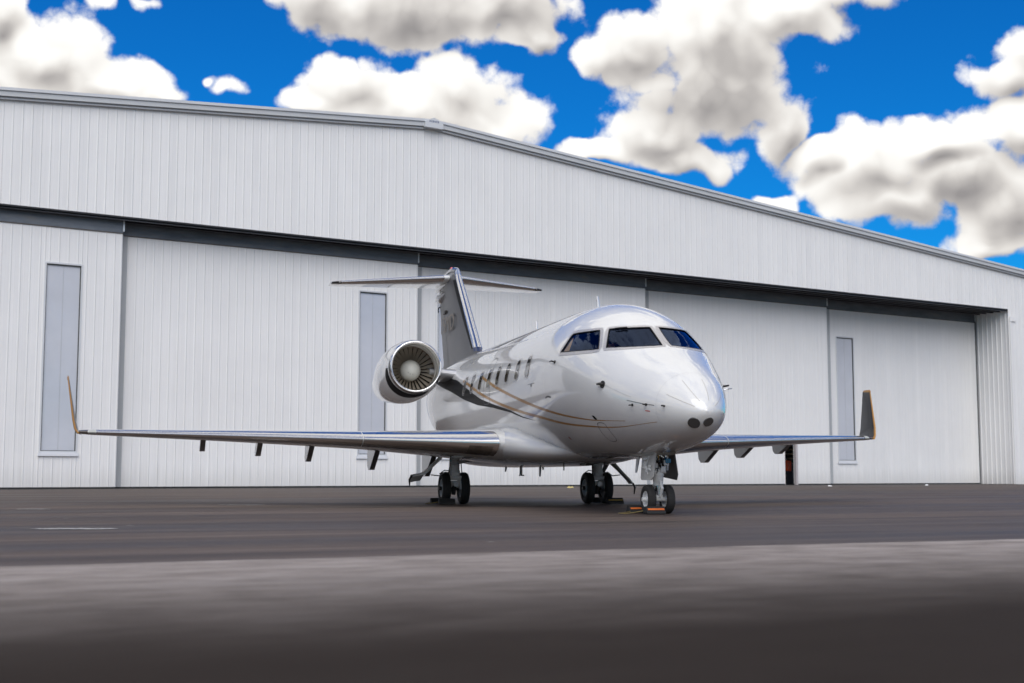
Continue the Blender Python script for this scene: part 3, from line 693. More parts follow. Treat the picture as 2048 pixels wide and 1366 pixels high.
# panes, seals and frames
def poly_patch(poly, off, name, m, parent, gxs=.06, gts=2.0):
    xs_ = [p[0] for p in poly]; ts = [p[1] for p in poly]
    xt, f = cdt_fill([], poly, np.arange(min(xs_) + gxs, max(xs_), gxs), np.arange(min(ts) + R(gts), max(ts), R(gts)), False)
    return surf_mesh(name, xt, f, off, m, parent)
def ribbon(path, w, off, name, m, parent, closed=False, side=0.0, taper=0):
    """flat strip of width w following (x, theta) points on the skin; side shifts it across the path"""
    p = np.array(path); P = S(p[:, 0], p[:, 1]); N = SN(p[:, 0], p[:, 1]); n = len(P)
    T = np.roll(P, -1, 0) - np.roll(P, 1, 0)
    if not closed: T[0] = P[1] - P[0]; T[-1] = P[-1] - P[-2]
    T /= np.linalg.norm(T, axis=1, keepdims=True); B = np.cross(N, T)
    wk = np.ones(n)
    if taper:
        d = np.linspace(0, 1, n); wk = np.clip((1 - d) / taper, .12, 1)
    a = P + B * ((side - w / 2) * wk[:, None]) + N * off; c = P + B * ((side + w / 2) * wk[:, None]) + N * off
    v = [tuple(q) for q in a] + [tuple(q) for q in c]; f = []
    for i in range(n if closed else n - 1): j = (i + 1) % n; f.append((i, j, n + j, n + i))
    me = bpy.data.meshes.new(name); me.from_pydata(v, [], f); me.update(); me.shade_smooth()
    me.normals_split_custom_set_from_vertices([tuple(q) for q in np.concatenate([N, N])])
    return link_mesh(name, me, m, parent)
def dense(path, n=8, closed=False):
    """Catmull-Rom resampling of (x, theta)"""
    p = [np.array(q) for q in path]; out = []; m_ = len(p)
    for i in range(m_ if closed else m_ - 1):
        p0 = p[(i - 1) % m_] if closed or i > 0 else 2 * p[0] - p[1]; p1 = p[i]; p2 = p[(i + 1) % m_]
        p3 = p[(i + 2) % m_] if closed or i + 2 < m_ else 2 * p[-1] - p[-2]
        for k in range(n):
            t = k / n; out.append(tuple(.5 * (2 * p1 + (p2 - p0) * t + (2 * p0 - 5 * p1 + 4 * p2 - p3) * t * t + (3 * p1 - p0 - 3 * p2 + p3) * t ** 3)))
    if not closed: out.append(tuple(p[-1]))
    return out
for i, pn in enumerate(PANES):
    sgn = 1 if i < 2 else -1
    w = poly_patch(pn, -.012, 'windshield_pane' if i in (1, 2) else 'cockpit_side_window', glass, jet)
    rs = resample(pn, 3)
    ctr = np.mean(np.array(pn), 0)
    # sign so that the strip lies outside the opening
    p0, p1 = np.array(rs[0]), np.array(rs[1]); Pa, Pb = S(p0[0], p0[1]), S(p1[0], p1[1]); Nn = SN(p0[0], p0[1]); Bv = np.cross(Nn, Pb - Pa)
    out = -1 if np.dot(Bv, S(ctr[0], ctr[1]) - Pa) > 0 else 1
    ribbon(rs, .016, .004, 'window_seal', seal_black, w, True, -out * .004)
    ribbon(rs, .058, .003, 'window_frame', frame_metal, w, True, out * .033)
poly_patch(deg([(-1.30, 21.6), (-1.235, 26), (-1.20, 31), (-1.185, 35), (-1.12, 30), (-1.09, 25), (-1.08, 22.6)]), -.034, 'tan_curtain', tan_trim, ck)
# wiper on the right-hand front pane
wp = [deg([(-.30, 58.5)])[0], deg([(-.235, 63)])[0], deg([(-.18, 67.5)])[0]]
b = MB(); b.tube([S(*q) + SN(*q) * .02 for q in wp], .012, 6); b.build('wiper', seal_black, jet)

# livery
GOLD1 = deg([(-6.706, 15.88), (-5.648, 6.11), (-4.88, -0.58), (-3.275, -13.78), (-2.311, -21.43), (-1.296, -27.52), (-0.294, -29.77), (0.685, -27.1)])
GOLD2 = deg([(-8.6, 18.5), (-8.21, 15.3), (-6.264, -2.15), (-4.688, -14.26), (-3.503, -22.21), (-2.667, -27.26), (-1.507, -34.39), (-0.44, -36.26), (0.446, -34.86), (1.398, -27.27)])
BAND = deg([(-13.2, 44), (-11.5, 33), (-9.345, 21.3), (-7.685, 6.3), (-6.671, -3.3), (-5.70, -9.9), (-4.47, -17.7), (-3.77, -24.6), (-3.0, -30.0), (-3.78, -25.6), (-4.5, -19.6), (-5.73, -13.0), (-6.96, -8.2), (-8.15, -.8), (-9.67, 10.5), (-11.5, 22), (-13.2, 32)])
for side in (0, 1):
    f = (lambda q: mirror(q)) if side else (lambda q: q)
    ribbon(dense(f(GOLD1))[::-1 if side else 1], .058, .0022, 'gold_stripe', gold_paint, fuselage, taper=.45)
    ribbon(dense(f(GOLD2))[::-1 if side else 1], .058, .0022, 'gold_stripe', gold_paint, fuselage, taper=.45)
    poly_patch(resample(f(BAND), 14), .0024, 'black_band', black_paint, fuselage, .12, 1.2)
# cabin windows
def rrect(x, zc_, w, h, r, n=5):
    """rounded rectangle on the cabin side in (x, theta); starboard"""
    out = []
    for cx, cz, a0 in ((1, 1, 0), (-1, 1, 90), (-1, -1, 180), (1, -1, 270)):
        for k in range(n + 1):
            a = R(a0 + 90 * k / n); px = x + cx * (w / 2 - r) + r * math.cos(a); pz = zc_ + cz * (h / 2 - r) + r * math.sin(a)
            out.append((px, math.asin(max(-1, min(1, (pz - 2.25) / 1.345)))))
    return out
for i in range(8):
    x = -3.06 - .752 * i
    for side in (0, 1):
        fr = rrect(x, 2.555, .31, .44, .12); pn = rrect(x, 2.555, .25, .37, .10)
        if side: fr, pn = mirror(fr), mirror(pn)
        w = poly_patch(fr, .0030, 'cabin_window', mat('window_surround', (.66, .65, .63), .3, .3, .6), jet, .2, 9)
        poly_patch(pn, .0058, 'pane', cabin_glass, w, .2, 9)
        ribbon(pn, .012, .0075, 'pane_rim', frame_metal, w, True)
# skin lines: exit, radome, hatches
def line(path, closed=False, w=.012, nm='panel_line', m=line_dark, parent=None, n=6):
    return ribbon(dense(path, n, closed), w, .0026, nm, m, parent or fuselage, closed)
exitp = deg([(-6.42, -6), (-6.42, 12), (-6.42, 26), (-6.36, 30.5), (-6.22, 32), (-6.05, 32), (-5.94, 30.5), (-5.89, 26), (-5.89, 12), (-5.89, -6), (-5.95, -8.5), (-6.05, -9), (-6.25, -9), (-6.36, -8.5)])
line(exitp, True, .016, 'exit_outline'); line(mirror(exitp), True, .016, 'exit_outline')
line(deg([(1.45, a) for a in range(-80, 262, 12)]), False, .0035, 'radome_joint', mat('fine_joint', (.50, .50, .49), .5))
line(deg([(-1.95, a) for a in range(-60, 242, 12)]), False, .005, 'skin_joint', MATS['fine_joint'])
oval = deg([(-0.203, -33.36), (-0.126, -31.95), (-0.015, -31.91), (0.047, -34.31), (0.029, -46.11), (-0.03, -51.19), (-0.141, -53.08), (-0.27, -51.64), (-0.277, -43.85), (-0.253, -38.47)])
line(oval, True, .014, 'oval_hatch', mat('hatch_seal_grey', (.16, .16, .16), .6))
for a, tilt in ((62, 16), (108, -16), (24, 6), (150, -6)):
    line(deg([(1.98, a), (1.85, a + tilt * .1), (1.72, a + tilt * .2), (1.58, a + tilt * .3)]), False, .005, 'lightning_strip', mat('strip_brown', (.33, .30, .25), .5))
line(deg([(.86, -1.5), (1.02, -1.2), (1.2, -.8), (1.42, .4)]), False, .010, 'probe_rail', MATS['hatch_seal_grey'])
line(deg([(.2, 7.5), (.55, 6.2), (.95, 4)]), False, .006, 'access_panel_line', MATS['fine_joint'])
line(deg([(-2.95, -1.2), (-2.5, -1.2)]), False, .010, 'small_placard', MATS['hatch_seal_grey'])
line(deg([(-1.95, -13.5), (-1.82, -12.6), (-1.66, -13.2)]), False, .03, 'door_handle_recess', MATS['hatch_seal_grey'])
poly_patch(rrect(-2.72, 2.19, .05, .05, .02), .003, 'port_mark', black_paint, fuselage, .1, 4)
# nose lights (two dark round lenses under the radome)
for sy in (-1, 1):
    cx, ct = 1.905, -math.pi / 2 - sy * .56
    cx, ct = (1.915, R(-53)) if sy < 0 else (1.975, R(-105))
    c0 = S(cx, ct); N0 = SN(cx, ct); a = Vector(N0).orthogonal().normalized(); bb = Vector(N0).cross(a)
    rr = .092 if sy < 0 else .08
    q = MB(); ring = [Vector(c0) + Vector(N0) * .006 + (a * math.cos(t) + bb * math.sin(t)) * rr for t in np.linspace(0, 2 * math.pi, 25)[:-1]]
    # drape the disc on the skin
    def drape(p):
        x = min(max(p[0], 0), 2.05); t_, b_, c_, w_ = [float(k) for k in sec(x)]; return p
    q.add(ring + [Vector(c0) + Vector(N0) * .012], [(i, (i + 1) % 24, 24) for i in range(24)])
    q.add([p - Vector(N0) * .05 for p in ring] + [p for p in ring], [(i, (i + 1) % 24, 24 + (i + 1) % 24, 24 + i) for i in range(24)])
    q.build('nose_lens', lens_glass, fuselage)
# probes and small fittings on the nose
def probe(x, thd, length, r, name, m, back=True, foot=None):
    P0 = Vector(S(x, R(thd))); N0 = Vector(SN(x, R(thd))); q = MB()
    if foot: q.tube([P0 - N0 * .01, P0 + N0 * .012], foot, 12)
    e = P0 + N0 * .07; q.tube([P0, e, e + Vector((length, 0, 0))], [r * 1.2, r, r * .8], 8)
    return q.build(name, m, jet)
probe(.26, 6.6, -.10, .022, 'angle_of_attack_vane', dark_part, foot=.06); probe(.26, 173.4, .12, .016, 'angle_of_attack_vane', dark_part, foot=.06)
probe(.98, -5.5, .10, .010, 'pitot_probe', dark_part, foot=.02); probe(1.27, -1.0, .10, .010, 'pitot_probe', dark_part, foot=.02)
probe(.55, 172, .16, .008, 'pitot_probe', brushed, foot=.02)
probe(1.60, 3.0, .06, .012, 'temperature_probe', dark_part); probe(-1.45, 13.0, -.10, .012, 'ice_detector', dark_part, foot=.03)
poly_patch(deg([(1.24, -9.6), (1.33, -9.6), (1.33, -10.8), (1.24, -10.8)]), .003, 'red_mark', red_mark, fuselage, .2, 3)
poly_patch(deg([(-.24, -25.4), (-.17, -25.4), (-.12, -28.4), (-.17, -29.5), (-.22, -28.2)]), .003, 'static_port_mark', black_paint, fuselage, .2, 3)
poly_patch(deg([(-1.9, -47), (-1.84, -47), (-1.86, -50), (-1.92, -50)]), .003, 'red_mark', mat('faded_red_mark', (.2, .05, .04), .5), fuselage, .2, 3)
# blade antennas
def blade(x, thd, h, c_top, c_bot, lean, name='blade_antenna', m=None, thick=.028):
    P0 = Vector(S(x, R(thd))); N0 = Vector(SN(x, R(thd))); side = Vector((1, 0, 0)).cross(N0).normalized(); q = MB(); rings = []
    for t, c in ((-.05, c_bot), (1, c_top)):
        ctr = P0 + N0 * (h * t) + Vector((-lean * max(t, 0), 0, 0)); th = thick * (1 if t < .5 else .6)
        rings.append([ctr + Vector((dx * c, 0, 0)) + side * dy * th for dx, dy in ((.5, 0), (.2, 1), (-.3, .8), (-.5, 0), (-.3, -.8), (.2, -1))])
    q.ring_loft(rings); return q.build(name, m or white_paint, jet)
blade(-3.1, 92, .30, .07, .18, .10); blade(-7.3, 92, .30, .06, .16, .12); blade(-12.4, 92, .18, .05, .12, .02)
for x, t, h in ((.1, -96, .16), (-.55, -84, .17), (-6.9, -90, .22), (-8.3, -88, .20), (-7.6, -100, .10), (-9.2, -84, .12)):
    blade(x, t, h + .10, .05, .10, .05, 'belly_antenna', gear_white if x > -1 else gear_grey)
q = MB(); q.tube([(-7.5, -.25, .78), (-7.5, -.25, .62)], .02, 8); q.box(-7.62, -7.38, -.28, -.22, .595, .622); q.build('drain_mast', gear_grey, jet)
q = MB(); q.tube([(-4.2, -.3, .82), (-4.2, -.3, .70)], .012, 6); q.build('drain_mast', dark_part, jet)

# ---- wing-to-body fairing
def superring(x, hwid, zb, zt, n=40, e=2.5):
    out = []; zc_ = (zb + zt) / 2; hz = (zt - zb) / 2
    for k in range(n):
        a = 2 * math.pi * k / n; ca, sa = math.cos(a), math.sin(a)
        out.append((x, hwid * math.copysign(abs(ca) ** (2 / e), ca), zc_ + hz * math.copysign(abs(sa) ** (2 / e), sa)))
    return out
fx = [(-2.75, .35, .97, 1.12), (-3.05, .70, .90, 1.20), (-3.5, 1.02, .845, 1.34), (-4.0, 1.24, .81, 1.48), (-4.6, 1.41, .79, 1.60), (-5.3, 1.50, .78, 1.66), (-6.5, 1.54, .775, 1.68), (-8.0, 1.54, .775, 1.66), (-9.3, 1.50, .79, 1.60), (-10.2, 1.38, .83, 1.52), (-11.2, 1.08, .93, 1.45), (-12.2, .6, 1.10, 1.40)]
fa = np.array(fx)[::-1]; xs_ = np.linspace(-12.2, -2.75, 60)
cur = [pchip(fa[:, 0], fa[:, k], xs_) for k in (1, 2, 3)]
b = MB(); b.ring_loft([superring(x, a, zb, zt) for x, a, zb, zt in zip(xs_, *cur)]); b.build('belly_fairing', white_paint, jet, True, 60)

# ---- wings
def airfoil(n=18, t=.12):
    """closed loop from the trailing edge over the top to the nose and back underneath; (chord fraction, height, index)"""
    th = lambda x: 5 * t * (.2969 * math.sqrt(x) - .126 * x - .3516 * x * x + .2843 * x ** 3 - .1030 * x ** 4)
    xs_ = [(1 - math.cos(math.pi * i / n)) / 2 for i in range(n + 1)]
    cam_ = lambda x: .012 * 4 * x * (1 - x)
    up = [(x, cam_(x) + th(x)) for x in xs_[::-1]]; lo = [(x, cam_(x) - th(x)) for x in xs_[1:-1]]
    return up + lo
def wing_ring(st, prof, lo=0, hi=1, grow=0):
    y, xl, zl, c, t, inc = st
    return [(xl - x * c * math.cos(R(inc)) + 0, y, zl + (h * t / .12 + 0) * c - x * c * math.sin(R(inc))) for x, h in prof]
WST = [(1.0, -4.22, 1.20, 5.5, .125, 2.4), (1.45, -4.52, 1.215, 5.05, .122, 2.3), (2.6, -5.22, 1.262, 4.15, .115, 1.8), (3.85, -6.0, 1.312, 3.25, .11, 1.2), (6.6, -7.93, 1.425, 2.15, .105, .6), (9.2, -9.68, 1.525, 1.22, .10, 0), (9.42, -9.85, 1.535, 1.08, .08, 0)]
def interp_st(y):
    for a, b_ in zip(WST, WST[1:]):
        if a[0] <= y <= b_[0]:
            t = (y - a[0]) / (b_[0] - a[0]); return tuple(p + (q - p) * t for p, q in zip(a, b_))
    return WST[-1] if y > WST[-1][0] else WST[0]
AF = airfoil(20)
nose_idx = 20
for sgn, nm in ((-1, 'wing'), (1, 'wing')):
    def mir(ring): return [(x, sgn * y, z) for x, y, z in ring]
    ys = list(np.linspace(1.0, 9.42, 30))
    b = MB(); b.ring_loft([mir(wing_ring(interp_st(y), AF)) for y in ys]); wing = b.build('wing', white_paint, jet, True, 50)
    # polished leading edge skin (first tenth of the chord, wrapped a little proud)
    le = []
    span = nose_idx - 4
    def le_ring(y):
        st = interp_st(y); full = wing_ring(st, AF); sub = full[16:25]
        ctr = Vector((full[20][0] - .1 * st[3], y, full[20][2])); o = []
        for p in sub:
            d = Vector(p) - ctr; d.normalize(); o.append(tuple(Vector(p) + d * .004))
        return mir(o)
    b = MB(); b.ring_loft([le_ring(y) for y in np.linspace(1.46, 9.02, 26)], False, False, False)
    b.build('leading_edge', chrome, wing, True, 60)
    b = MB(); b.ring_loft([le_ring(y) for y in np.linspace(9.03, 9.18, 3)], False, False, False); b.build('tip_fairing_band', mat('tip_primer', (.42, .43, .40), .5), wing)
    for yj in (1.46, 3.85):
        b = MB()
        r0 = [tuple(Vector(p) + Vector((.004, 0, 0))) for p in le_ring(yj - .008)]; r1 = [tuple(Vector(p) + Vector((.004, 0, 0))) for p in le_ring(yj + .008)]
        b.ring_loft([r0, r1], False, False, False); b.build('leading_edge_joint', MATS['fine_joint'], wing)
    # landing light window in the inboard leading edge, lower half
    def light_ring(y, lo=21, hi=25, off=.008):
        st = interp_st(y); full = wing_ring(st, AF); ctr = Vector((full[20][0] - .1 * st[3], y, full[20][2])); o = []
        for p in full[lo:hi]:
            d = (Vector(p) - ctr).normalized(); o.append(tuple(Vector(p) + d * off))
        return mir(o)
    b = MB(); b.ring_loft([light_ring(y) for y in np.linspace(1.56, 1.98, 4)], False, False, False); b.build('landing_light', lens_clear, wing)
    # navigation light at the tip
    b = MB(); b.ring_loft([le_ring(y) for y in np.linspace(9.20, 9.40, 3)], False, False, False); b.build('navigation_light', mat('smoked_lens', (.08, .07, .065), .12, 0, 1.0), wing)
    # winglet
    wst = [(9.40, 1.50, -9.80, .98, .10), (9.47, 1.60, -9.86, .82, .095), (9.52, 1.80, -9.95, .74, .09), (9.62, 2.35, -10.25, .53, .085), (9.69, 2.74, -10.46, .38, .08), (9.695, 2.77, -10.52, .27, .06)]
    rings = []
    for y, z, xl, c, t in wst:
        rings.append([(xl - x * c, sgn * (y - (h * t / .12) * c), z) for x, h in AF])
    b = MB(); b.ring_loft(rings); wgl = b.build('winglet', mat('dark_winglet_paint', (.022, .022, .024), .35, 0, .25, .04, spec=.3), jet, True, 55)
    o_r = []
    for y, z, xl, c, t in wst:
        full = [(xl - x * c, sgn * (y - (h * t / .12) * c), z) for x, h in AF]; ctr = Vector((xl - .15 * c, sgn * y, z)); o = []
        for p in full[17:24]: o.append(tuple(Vector(p) + (Vector(p) - ctr).normalized() * .008))
        o_r.append(o)
    b = MB(); b.ring_loft(o_r, False, False, False); b.build('gold_leading_edge', gold_paint, wgl)
    y, z, xl, c, t = wst[-2]
    b = MB(); b.ring_loft([[(a[0] + .02, sgn * (wst[i][0] - (h * wst[i][4] / .12) * wst[i][3] * 1.25), wst[i][1] + dz) for a, (x, h) in zip([(wst[i][2] - x * wst[i][3] * 1.05,) for x, h in AF], AF)] for i, dz in ((4, -.06), (4, .0), (5, .006))]); b.build('gold_tip', gold_paint, wgl)
    # flap track fairings: thin triangular bodies, deepest towards the rear
    for y, dep, ln in ((6.82, .32, 1.35), (5.65, .36, 1.45), (4.60, .42, 1.55), (3.25, .50, 1.65), (2.0, .52, 1.6)):
        st = interp_st(y); te = st[1] - st[3]; zl = st[2] - st[3] * math.sin(R(st[5])); b = MB()
        prof = [(1.0, .05), (.82, .0), (.45, -dep * .62), (.22, -dep), (.08, -dep), (0.0, -dep * .80), (-.10, -.02), (.1, .03)]
        def fr_(k, off): return [(te + .12 + a * ln, sgn * y + off * (1 if 0 < i < 6 else .5), zl + .035 + h) for i, (a, h) in enumerate(prof)]
        b.ring_loft([fr_(0, -.055), fr_(0, -.045), fr_(0, .045), fr_(0, .055)]); bevel(b.build('flap_track_fairing', mat('fairing_grey_paint', (.09, .09, .09), .3, 0, .5), wing, True, 30), .015)
    # static wicks
    for y in (7.6, 8.4):
        st = interp_st(y); b = MB(); b.tube([(st[1] - st[3] + .01, sgn * y, st[2]), (st[1] - st[3] - .15, sgn * y, st[2])], .004, 5); b.build('static_wick', seal_black, wing)

# ---- engines
def engine(sy):
    cy, cz, x0 = sy * 2.19, 3.045, -9.42; c = (x0, cy, cz)
    b = MB(); prof = [(-.10, .603), (-.25, .636), (-.5, .668), (-.9, .69), (-1.3, .692), (-1.8, .665), (-2.4, .60), (-3.0, .52), (-3.6, .45)]
    b.lathe(prof, 'x', c, 56); nac = b.build('engine_nacelle', white_paint, jet, True, 60)
    b = MB(); lip = [(-.11, .607), (-.05, .594), (-.012, .577), (0, .560), (-.008, .543), (-.04, .527), (-.10, .513), (-.16, .505)]
    b.lathe(lip, 'x', c, 56); b.build('inlet_lip', chrome, nac, True, 70)
    b = MB(); b.lathe([(-.16, .504), (-.28, .505), (-.45, .525), (-.62, .548), (-.72, .556)], 'x', c, 56); b.build('intake_duct', duct_paint, nac, True, 70)
    b = MB(); b.lathe([(-.72, .5555), (-.76, .553), (-1.0, .553)], 'x', c, 56); b.build('rub_strip', rust_rub, nac)
    b = MB(); b.lathe([(-1.0, .02), (-1.0, .556)], 'x', c, 40); b.build('fan_frame', mat('fan_duct_dark', (.010, .010, .010), .8), nac)
    sp_ = [(x_ - .30, r_) for x_, r_ in ((-.20, .002), (-.205, .05), (-.225, .105), (-.27, .165), (-.33, .210), (-.40, .235), (-.47, .243), (-.62, .243))]
    b = MB(); b.lathe(sp_, 'x', c, 36); spn = b.build('spinner', spinner_paint, nac, True, 70)
    for t in (250, 280, 222):
        b = MB(); b.lathe([(-.532, .001), (-.532, .008)], 'x', (x0 + .016, cy + .115 * math.cos(R(t)), cz + .115 * math.sin(R(t))), 8); b.build('bolt', dark_part, spn)
    first = None
    NB = 28
    b = MB(); rings = []
    for r_, ch, ang in ((.235, .095, 26), (.33, .10, 38), (.44, .105, 48), (.548, .11, 56)):
        ca, sa = math.cos(R(ang)), math.sin(R(ang)); rg = []
        for px, py in ((.5, 0), (.2, .030), (-.2, .032), (-.5, .004), (-.2, .022), (.2, .016)):
            lx, ly = px * ch, py * .35
            rg.append((lx * ca - ly * sa, lx * sa + ly * ca, r_))
        rings.append(rg)
    b.ring_loft(rings); me = b.mesh('fan_blade', True, 40); me.materials.append(blade_metal)
    for i in range(NB):
        o = bpy.data.objects.new('fan_blade', me); col.objects.link(o); o.parent = nac
        o.location = (x0 - .74, cy, cz); o.rotation_euler = (2 * math.pi * i / NB, 0, 0)
    # exhaust
    b = MB(); b.lathe([(-3.55, .44), (-3.9, .36), (-4.1, .34), (-4.09, .31), (-3.6, .3)], 'x', c, 40); b.build('exhaust_nozzle', brushed, nac)
    # black swoosh on the outer lower side
    b = MB(); rows = []
    for k in range(25):
        a = R(-178 + 120 * k / 24) if sy < 0 else R(-2 - 120 * k / 24)
        f_ = k / 24; xa = -.115 - .05 * (1 - f_) ; xb = xa - .34 * math.sin(math.pi * min(1, f_ * .96 + .04)) ** .7 - .03
        row = []
        for j in range(5):
            xx_ = xa + (xb - xa) * j / 4; rr = float(np.interp(-xx_, [-p[0] for p in prof], [p[1] for p in prof])) + .003
            row.append((x0 + xx_, cy + rr * math.cos(a), cz + rr * math.sin(a)))
        rows.append(row)
    b.ring_loft(rows, False, False, False); b.build('black_swoosh', black_paint, nac, True, 70)
    b = MB(); b.lathe([(-.112, .6085), (-.120, .6085)], 'x', c, 56); b.build('lip_joint', line_dark, nac)
    # pylon
    rings = []
    for y, z, t in ((.95, 2.92, .12), (1.3, 2.95, .115), (1.75, 3.0, .11)):
        rings.append([(-10.05 - .25 * (y - 1) * 0 - x * 3.4, sy * y, z + (h * t / .12) * 2.6 + .0) for x, h in AF])
    b = MB(); b.ring_loft(rings); b.build('engine_pylon', mat('pylon_paint', (.50, .50, .51), .3, 0, 1.0, .03), jet, True, 60)
engine(-1); engine(1)
# the engines sit nose-up by about three degrees
for o in list(jet.children):
    if o.name.startswith('engine_nacelle'):
        x0e = -9.42
        for q in [o] + list(o.children):
            if q.name.startswith('fan_blade'): q.location.z += .05 * (q.location.x - x0e); continue
            for vv in q.data.vertices: vv.co.z += .05 * (vv.co.x - x0e)
        for q in o.children:
            for r_ in q.children:
                for vv in r_.data.vertices: vv.co.z += .05 * (vv.co.x - x0e)

# ---- fin, rudder and tailplane
def fin_ring(z, xl, c, t): return [(xl - x * c, (h * t / .12) * c, z) for x, h in [(x, h - .012 * 4 * x * (1 - x)) for x, h in AF]]
FST = [(3.15, -11.8, 5.6, .07), (3.5, -12.15, 5.1, .08), (3.75, -12.45, 4.6, .085), (4.4, -13.18, 4.1, .09), (5.2, -14.07, 3.45, .095), (5.8, -14.76, 2.98, .095), (6.14, -15.1, 2.6, .09)]
b = MB(); b.ring_loft([fin_ring(*s) for s in FST]); fin = b.build('tail_fin', grey_paint, jet, True, 55)
def fin_le(z):
    za = [s[0] for s in FST]; s = (z,) + tuple(float(np.interp(z, za, [q[k] for q in FST])) for k in (1, 2, 3)); full = fin_ring(*s)
    ctr = Vector((full[20][0] - .1 * s[2], 0, z)); return [tuple(Vector(p) + (Vector(p) - ctr).normalized() * .006) for p in full[17:24]]
b = MB(); b.ring_loft([fin_le(z) for z in np.linspace(3.83, 6.05, 12)], True, False, False); b.build('fin_leading_edge', chrome, fin, True, 60)
b = MB(); b.ring_loft([fin_le(z) for z in np.linspace(3.72, 3.825, 3)], False, False, False); b.build('leading_edge_foot', mat('blue_black_boot', (.03, .04, .09), .3, 0, .5), fin)
# dark stripe just behind the metal edge
def fin_at(z, x0_, x1_, off, nn=5):
    za = [s[0] for s in FST]; xl, c, t = [float(np.interp(z, za, [q[k] for q in FST])) for k in (1, 2, 3)]
    th = lambda x: 5 * t * (.2969 * math.sqrt(x) - .126 * x - .3516 * x * x + .2843 * x ** 3 - .1030 * x ** 4) * c
    return [(xl - x * c, -th(x) - off, z) for x in np.linspace(x0_, x1_, nn)]
b = MB(); b.ring_loft([fin_at(z, .058, .075 + .07 * (z - 3.8) / 2.3, .003) for z in np.linspace(3.8, 5.9, 10)], False, False, False); b.build('black_fin_stripe', black_paint, fin)
b = MB(); b.ring_loft([[(x, -y, z) for x, y, z in fin_at(z, .058, .075 + .07 * (z - 3.8) / 2.3, .003)] for z in np.linspace(3.8, 5.9, 10)], False, False, False); b.build('black_fin_stripe', black_paint, fin)
b = MB(); b.ring_loft([fin_at(z, .735, .745, .003, 2) for z in np.linspace(3.6, 5.8, 6)], False, False, False); b.build('rudder_gap', line_dark, fin)
# fin cap: short dark cap over the tailplane with a polished nose
b = MB(); rings = []
for x, hy_, z0, z1 in ((-15.25, .09, 5.98, 6.22), (-15.5, .12, 5.94, 6.30), (-15.9, .135, 5.90, 6.315), (-16.5, .14, 5.88, 6.27), (-17.1, .13, 5.87, 6.17), (-17.7, .10, 5.88, 6.05), (-18.2, .03, 5.92, 5.98)):
    rings.append([(x, hy_ * math.copysign(abs(math.cos(a)) ** .7, math.cos(a)), (z0 + z1) / 2 + (z1 - z0) / 2 * math.copysign(abs(math.sin(a)) ** .7, math.sin(a))) for a in np.linspace(0, 2 * math.pi, 25)[:-1]])
b.ring_loft(rings); b.build('fin_cap', mat('cap_dark_grey_paint', (.07, .07, .075), .2, 0, 1.0), fin, True, 60)
b = MB(); b.ring_loft([fin_le(z) for z in (6.052, 6.10, 6.135)] + [[(p[0] - .06, p[1] * .7, 6.20) for p in fin_le(6.135)]], False, True, False); b.build('cap_nose', mat('blue_grey_cap_nose', (.30, .36, .50), .2, .5, 1.0), fin, True, 60)
b = MB(); b.lathe([(6.29, .05), (6.34, .05), (6.37, .03), (6.38, .002)], 'z', (-16.0, 0, 0), 12); b.build('beacon', beacon_red, fin)
b = MB(); b.ring_loft([[(x, hy_ * math.cos(a), zc_ + hz_ * math.sin(a)) for a in np.linspace(0, 2 * math.pi, 17)[:-1]] for x, hy_, zc_, hz_ in ((-16.2, .05, 5.74, .05), (-16.5, .15, 5.68, .13), (-17.0, .19, 5.66, .16), (-17.5, .17, 5.66, .15), (-17.75, .10, 5.66, .10))]); b.build('tail_actuator_fairing', mat('actuator_grey', (.33, .33, .335), .3, 0, 1.0), fin, True, 60)
b = MB(); b.tube([(-16.35, -.14, 5.10), (-15.9, -.15, 5.12)], .028, 8); b.tube([(-16.0, -.14, 5.08), (-16.0, -.16, 5.16)], .04, 8); b.build('navigation_antenna', dark_part, fin)
b = MB(); b.tube([(-17.3, -.02, 5.44), (-17.75, -.02, 5.44)], .02, 8); b.tube([(-17.74, -.02, 5.44), (-17.74, -.02, 5.3)], .015, 8); b.build('rudder_hinge_arm', dark_part, fin)
TST = [(0.0, -15.55, 6.035, 2.35, .11), (.3, -15.78, 6.04, 2.2, .10), (2.9, -17.62, 6.09, .95, .10), (3.12, -17.82, 6.095, .72, .08)]
for sgn in (-1, 1):
    b = MB(); b.ring_loft([[(xl - x * c, sgn * y, z + (h * t / .12) * c) for x, h in AF] for y, xl, z, c, t in TST]); tp = b.build('tailplane', white_paint, jet, True, 55)
    def tle(y):
        xl, z, c, t = [float(np.interp(y, [q[0] for q in TST], [q[k] for q in TST])) for k in (1, 2, 3, 4)]
        full = [(xl - x * c, sgn * y, z + (h * t / .12) * c) for x, h in AF]; ctr = Vector((xl - .1 * c, sgn * y, z)); return [tuple(Vector(p) + (Vector(p) - ctr).normalized() * .004) for p in full[16:25]]
    b = MB(); b.ring_loft([tle(y) for y in np.linspace(.25, 2.85, 8)], False, False, False); b.build('tailplane_leading_edge', chrome, tp, True, 60)
    b = MB(); b.ring_loft([tle(y) for y in np.linspace(2.86, 3.11, 3)], False, False, False); b.build('tailplane_tip_cap', dark_part, tp)
